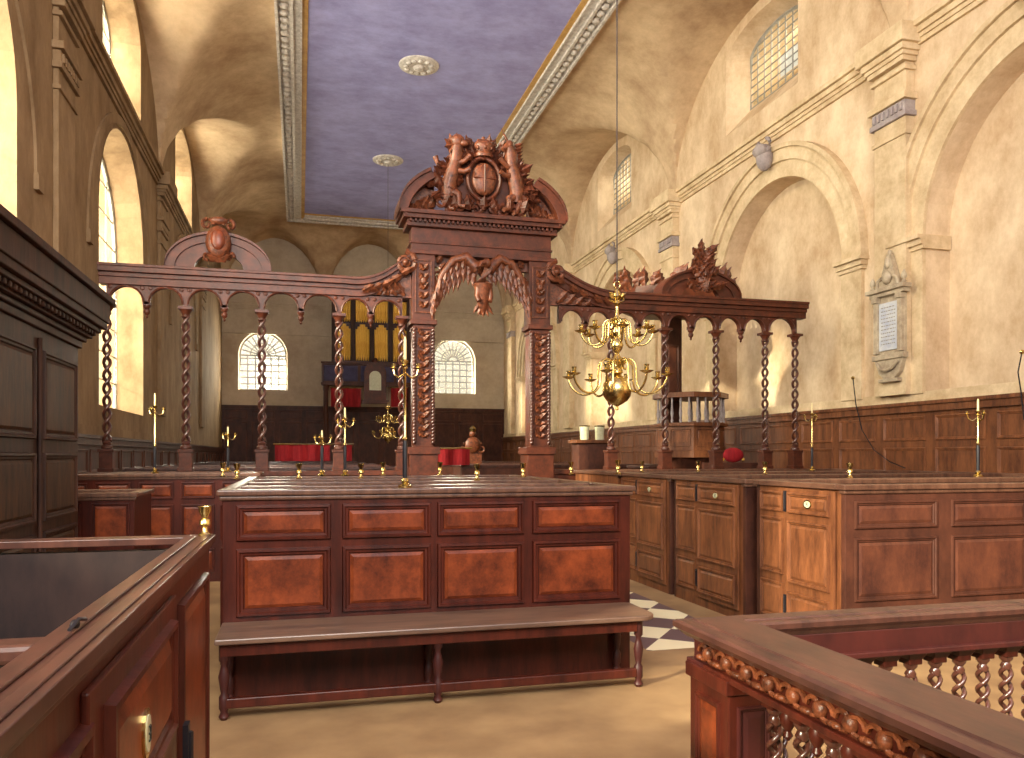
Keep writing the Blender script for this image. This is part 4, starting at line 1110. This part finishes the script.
# curtains
def curtain(label, x0, x1, y, z0, z1, grp='crimson curtains'):
    mb = MB(); n = int((x1 - x0) / .06); A = []; B = []
    for i in range(n + 1):
        x = x0 + (x1 - x0) * i / n; dy = .045 * sin(i * 1.1) + .02 * sin(i * .37)
        A.append((x, y + dy, z0)); B.append((x, y + dy * .7, z1))
    mb.strip(A, B, (0, .02, 0)); o = thing('curtain', label, 'curtain', (0, 0, 0), 0, grp)
    mb.build('cloth', 'red', o); mb = MB(); mb.tube([(x0 - .05, y, z1 + .02), (x1 + .05, y, z1 + .02)], .02, 6); mb.build('rod', 'brass', o)
    return o
def crt(label, pa, pb, ya, yb, Y): a = at(pa, ya, Y); b = at(pb, yb, Y); curtain(label, a.x, b.x, Y, b.z, a.z)
crt('crimson curtain under the organ gallery, left of the arched dial', 331, 361, 388, 407, yo - .5)
crt('crimson curtain under the organ gallery, right of the arched dial', 391, 407, 388, 407, yo - .5)

# ============================================================= NAVE PEWS beyond the screen
rows = [(15.0, 'first'), (18.0, 'second'), (21.0, 'third'), (24.5, 'fourth'), (28.0, 'fifth')]
for y, w in rows:
    for s, (x0, x1) in (('left', (XL + .2, 1.9)), ('right', (3.6, XR - .2))):
        if y == 15.0 and s == 'right': x0, x1 = 6.9, XR - .2
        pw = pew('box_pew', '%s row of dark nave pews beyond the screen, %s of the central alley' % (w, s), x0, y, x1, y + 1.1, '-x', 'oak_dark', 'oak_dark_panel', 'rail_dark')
crt('long crimson pew curtain in the nave seen between left screen columns', 275, 330, 445, 461, 20.8)
crt('short crimson pew curtain seen beside the distant chandelier', 335, 352, 445, 461, 20.8)
crt('crimson hanging on the pew seen through the screen doorway', 434, 470, 449, 465, 17.8)
# ornate carved stand inside the doorway view
p = at(465, 443, 22.0)
o = thing('carved_stand', 'small gilt carved royal crest standing up beyond the doorway', 'ornament', (p.x, 21.03, 1.37))
mb = MB(); mb.box(-.25, -.05, 0, .25, .05, .35); mb.ell((0, -.08, .5), (.22, .08, .22), 12, 8)
for s in (-1, 1): scroll(mb, (s * .25, -.06, .4), .14, 1.3, .04, start=pi / 2, sgn=s); 
mb.ell((0, -.06, .8), (.1, .08, .1)); mb.build('carving', 'screen_lt', o, smooth=50)
mb = MB(); mb.lathe([(.08, 0), (.1, .08), (.02, .16)], (0, -.06, .86), 10); mb.build('crown', 'brass', o, smooth=50)
# red cushion on right pew by screen
p = at(733, 455, 13.2)
o = thing('cushion', 'crimson cushion propped on the pew behind the right part of the screen', 'cushion', (p.x, 13.2, p.z))
pz = p.z
mb = MB(); mb.ell((0, 0, 0), (.22, .09, .14), 14, 8); mb.build('cover', 'red', o, smooth=60)
mb = MB(); mb.ell((-.21, 0, -.08), (.03, .03, .03)); mb.ell((.21, 0, -.08), (.03, .03, .03)); mb.build('tassel', 'gilt', o)
mb = MB(); mb.box(-.5, -.15, 0, .5, .25, pz - .14)
o2 = thing('desk', 'brown desk under the crimson cushion behind the screen', 'desk', (p.x, 13.2, 0)); mb.build('body', 'oak_dark', o2, bevel=.01)
F = FR((-.5, -.15, 0), (1, 0, 0), (0, -1, 0)); panel(o2, F, .06, .2, .94, pz - .22, 'oak_dark', 'oak_dark_panel')
# clerk's stool-like stand seen through the right bay (pale box on posts)
p = at(592, 440, 13.0)
o = thing('lectern', 'slender oak lectern with two pale cups on it, left of the chandelier stem', 'lectern', (p.x, 13.0, 0))
mb = MB(); mb.box(-.3, -.15, 0, .3, .2, p.z - .06); mb.build('body', 'oak_dark', o, bevel=.01); mb = MB(); mb.box(-.36, -.2, p.z - .06, .36, .25, p.z); mb.build('top', 'oak', o, bevel=.01)
for s, lb in ((-1, 'left of two clear glass cups on the lectern behind the screen'), (1, 'right of two clear glass cups on the lectern behind the screen')):
    g = thing('glass_cup', lb, 'cup', (p.x + s * .14, 13.0, p.z), 0, 'glass cups on the lectern'); mb = MB(); mb.lathe([(.07, 0), (.075, .02), (.085, .24), (.078, .24), (.068, .03), (.0, .03)], (0, 0, 0), 16); mb.build('bowl', 'enamel', g, smooth=50)
    mb = MB(); mb.lathe([(.088, .23), (.092, .25), (.086, .25)], (0, 0, 0), 16); mb.build('rim', 'brass', g)

# ============================================================= CANDLE STANDARDS AND SOCKETS
def standard(label, loc, h=1.0):
    o = thing('candle_standard', label, 'candle stand', loc, 0, 'candle standards on the pews')
    mb = MB(); mb.lathe([(.045, 0), (.05, .015), (.02, .03), (.03, .05), (.015, .07)], (0, 0, 0), 14); mb.build('foot', 'brass', o, smooth=50)
    mb = MB(); mb.lathe([(.016, .06), (.018, .3), (.012, .34)], (0, 0, 0), 10); mb.build('shaft', 'iron', o, smooth=50)
    mb = MB(); mb.lathe([(.012, .33), (.02, .345), (.01, .36), (.009, h * .78), (.022, h * .79), (.01, h * .81), (.03, h * .84), (.012, h * .85)], (0, 0, 0), 10); mb.build('stem', 'brass', o, smooth=50)
    a0 = None
    for k in range(3):
        if a0 is None:
            mb = MB(); z = h * .76
            mb.tube([(0, 0, z), (.05, 0, z - .035), (.09, 0, z - .01), (.1, 0, z + .03)], .007, 6); mb.lathe([(.01, 0), (.03, .008), (.012, .016), (.014, .04)], (.1, 0, z + .03), 10)
            a0 = mb.build('arm', 'brass', o, smooth=50); a = a0
        else: a = a0.copy(); col.objects.link(a); a.parent = o
        a.rotation_euler = (0, 0, .3 + k * 2 * pi / 3)
    mb = MB(); mb.lathe([(.011, h * .85), (.01, h * .98), (.004, h)], (0, 0, 0), 10); mb.build('candle', 'candle', o, smooth=50)
    return o
def on_top(px, Y, z=PT): p = at(px, 400, Y); return (p.x, Y, z)
standard('tall black and brass candle standard rising from the front of the mahogany pew', on_top(405, 5.58), 1.06)
standard('black-footed candle standard on the right pews, between screen end and monument', on_top(812, 9.94), .98)
standard('rightmost candle standard, against the brown wainscot at right', on_top(978, 6.8), .82)
standard('leftmost candle standard on the pew under the left end of the screen', on_top(155, 10.72), 1.0)
standard('candle standard on the left pew beside the third twisted column', on_top(228, 10.72 + .87), .62)
standard('candle standard inside the red mahogany pew block, below the organ', on_top(345, 8.88), .75)
standard('slim candle standard in the mahogany pew block, below the crimson curtain', on_top(322, 8.88), .5)
def socket(label, loc, h=.1):
    o = thing('candle_socket', label, 'candle holder', loc, 0, 'small brass sockets along the pew rails')
    s = h / .1
    mb = MB(); mb.lathe([(.02 * s, 0), (.022 * s, .006 * s), (.01 * s, .014 * s), (.008 * s, .03 * s), (.018 * s, .04 * s), (.016 * s, .055 * s), (.008 * s, .062 * s)], (0, 0, 0), 14); mb.build('base', 'brass', o, smooth=50)
    mb = MB(); mb.lathe([(.01 * s, .062 * s), (.02 * s, .085 * s), (.022 * s, .1 * s), (.016 * s, .1 * s), (.01 * s, .08 * s)], (0, 0, 0), 14); mb.build('cup', 'brass', o, smooth=50)
    return o
p = at(205, 530, 2.73); socket('turned brass candle socket on the corner of the foreground left pew', (p.x + .0, 2.725, FZ), .095)
socket('brass candle socket on the mahogany pew rail, at its far right corner', on_top(618, 8.89), .17)
for px, Y, lb in ((223, 8.89, 'brass socket at the left back corner of the mahogany pew block'), (237, 8.0, 'brass socket on left pew rail, just right of the candle standard'),
                  (299, 8.0, 'brass socket on the mahogany pew block under the third screen arch'), (361, 8.0, 'brass socket on mahogany pew block between the slim standards and tall standard'),
                  (383, 8.89, 'brass socket on mahogany pew block left of tall black standard'), (440, 8.89, 'brass socket on mahogany pew block at the left doorway pier'),
                  (477, 7.1, 'brass socket on the mahogany pew block in the middle of doorway'), (523, 8.0, 'brass socket on mahogany pew block at right doorway pier'),
                  (571, 8.89, 'brass socket on mahogany pew block left of the chandelier')):
    socket(lb, on_top(px, Y, PT if Y > 8.5 else PT - .003), .15)
for px, Y, lb in ((642, 9.83, 'brass socket on the far right oak pew rail, below the pulpit'), (698, 9.83, 'brass socket on oak pew rail, under the pulpit balusters'),
                  (765, 8.31, 'brass socket on oak pew rail, under the last twisted columns'), (850, 6.79, 'brass socket on the nearest oak pew rail, below the monument')):
    socket(lb, on_top(px, Y), .15)
# thin bent gas pipes on the right wainscot
o = thing('bent_pipe', 'thin dark bent pipe curving down the wainscot under the monument', 'pipe')
pts = [atX(px, py, XR - .145) for px, py in ((853, 378), (856, 405), (862, 430), (874, 450), (890, 462), (905, 468))]
mb = MB(); mb.tube(pts, .008, 6); mb.build('pipe_run', 'iron', o, smooth=60)
mb = MB(); mb.ell(pts[0], (.03, .03, .03), 8, 6); mb.build('fitting', 'brass', o)
o = thing('bent_pipe', 'thin dark hooked pipe at the right edge of the picture', 'pipe')
pts = [atX(px, py, XR - .145) for px, py in ((1022, 352), (1018, 372), (1021, 392), (1024, 420))]
mb = MB(); mb.tube(pts, .008, 6); mb.build('pipe_run', 'iron', o, smooth=60)
mb = MB(); mb.ell(pts[0], (.03, .03, .03), 8, 6); mb.build('fitting', 'brass', o)

# ============================================================= LIGHT
w = bpy.data.worlds.new('daylight'); sc.world = w; w.use_nodes = True
bg = w.node_tree.nodes['Background']; bg.inputs['Color'].default_value = (1.0, .97, .9, 1); bg.inputs['Strength'].default_value = .95
def area(name, loc, target, sx, sy, e, c=(1, .95, .86)):
    l = bpy.data.lights.new(name, 'AREA'); l.shape = 'RECTANGLE'; l.size = sx; l.size_y = sy; l.energy = e; l.color = c
    o = bpy.data.objects.new(name, l); col.objects.link(o); o.location = loc
    o.rotation_euler = (Vector(target) - Vector(loc)).to_track_quat('-Z', 'Y').to_euler()
    return o
for y in LWIN[1:]: area('window_daylight', (XL - 1.4, y - 1.2, 5.4), (XR, y + 6, 3.0), 4, 6, 2000)
for y in LCL: area('window_daylight', (XL - 1.4, y - .4, 10.2), (XR, y + 2, 6.0), 3, 2, 1100)
for y in RCL: area('window_daylight', (XR + 2.2, y - .4, 10.8), (XL, y + 1, 7.5), 3, 2, 900)
for cx in FW: area('window_daylight', (cx, YF + 1.2, 5.8), (cx, 20, 4.5), 3, 3, 1700)
area('rear_left_fill', (-1.4, -2.6, 8.0), (8.5, 16, 4.0), 4.5, 4, 850)  # added fill lamp behind left, no window modelled there; brightens the right wall
area('ceiling_fill', (-.2, -2.8, 6.0), (3, 22, 10.5), 6, 4, 1000, (1, .95, .9))  # added fill lamp behind the camera, aimed up at the ceiling
sl = bpy.data.lights.new('sun', 'SUN'); sl.energy = 11; sl.angle = radians(2.5); sl.color = (1, .92, .76)
so = bpy.data.objects.new('sun', sl); col.objects.link(so); so.rotation_euler = Vector((11.9, 6.5, -5.6)).to_track_quat('-Z', 'Y').to_euler()

cam = bpy.data.cameras.new('camera'); cam.sensor_width = 36; cam.lens = FOC / 1024 * 36
cam.shift_y = (HZ - 379) / 1024; cam.clip_start = .02
co = bpy.data.objects.new('camera', cam); col.objects.link(co); co.location = (0, 0, EYE); co.rotation_euler = (pi / 2, 0, -TH)
sc.camera = co
vs_ = sc.view_settings; vs_.view_transform = 'Standard'; vs_.look = 'None'; vs_.gamma = 1; vs_.use_curve_mapping = False; vs_.exposure = .12
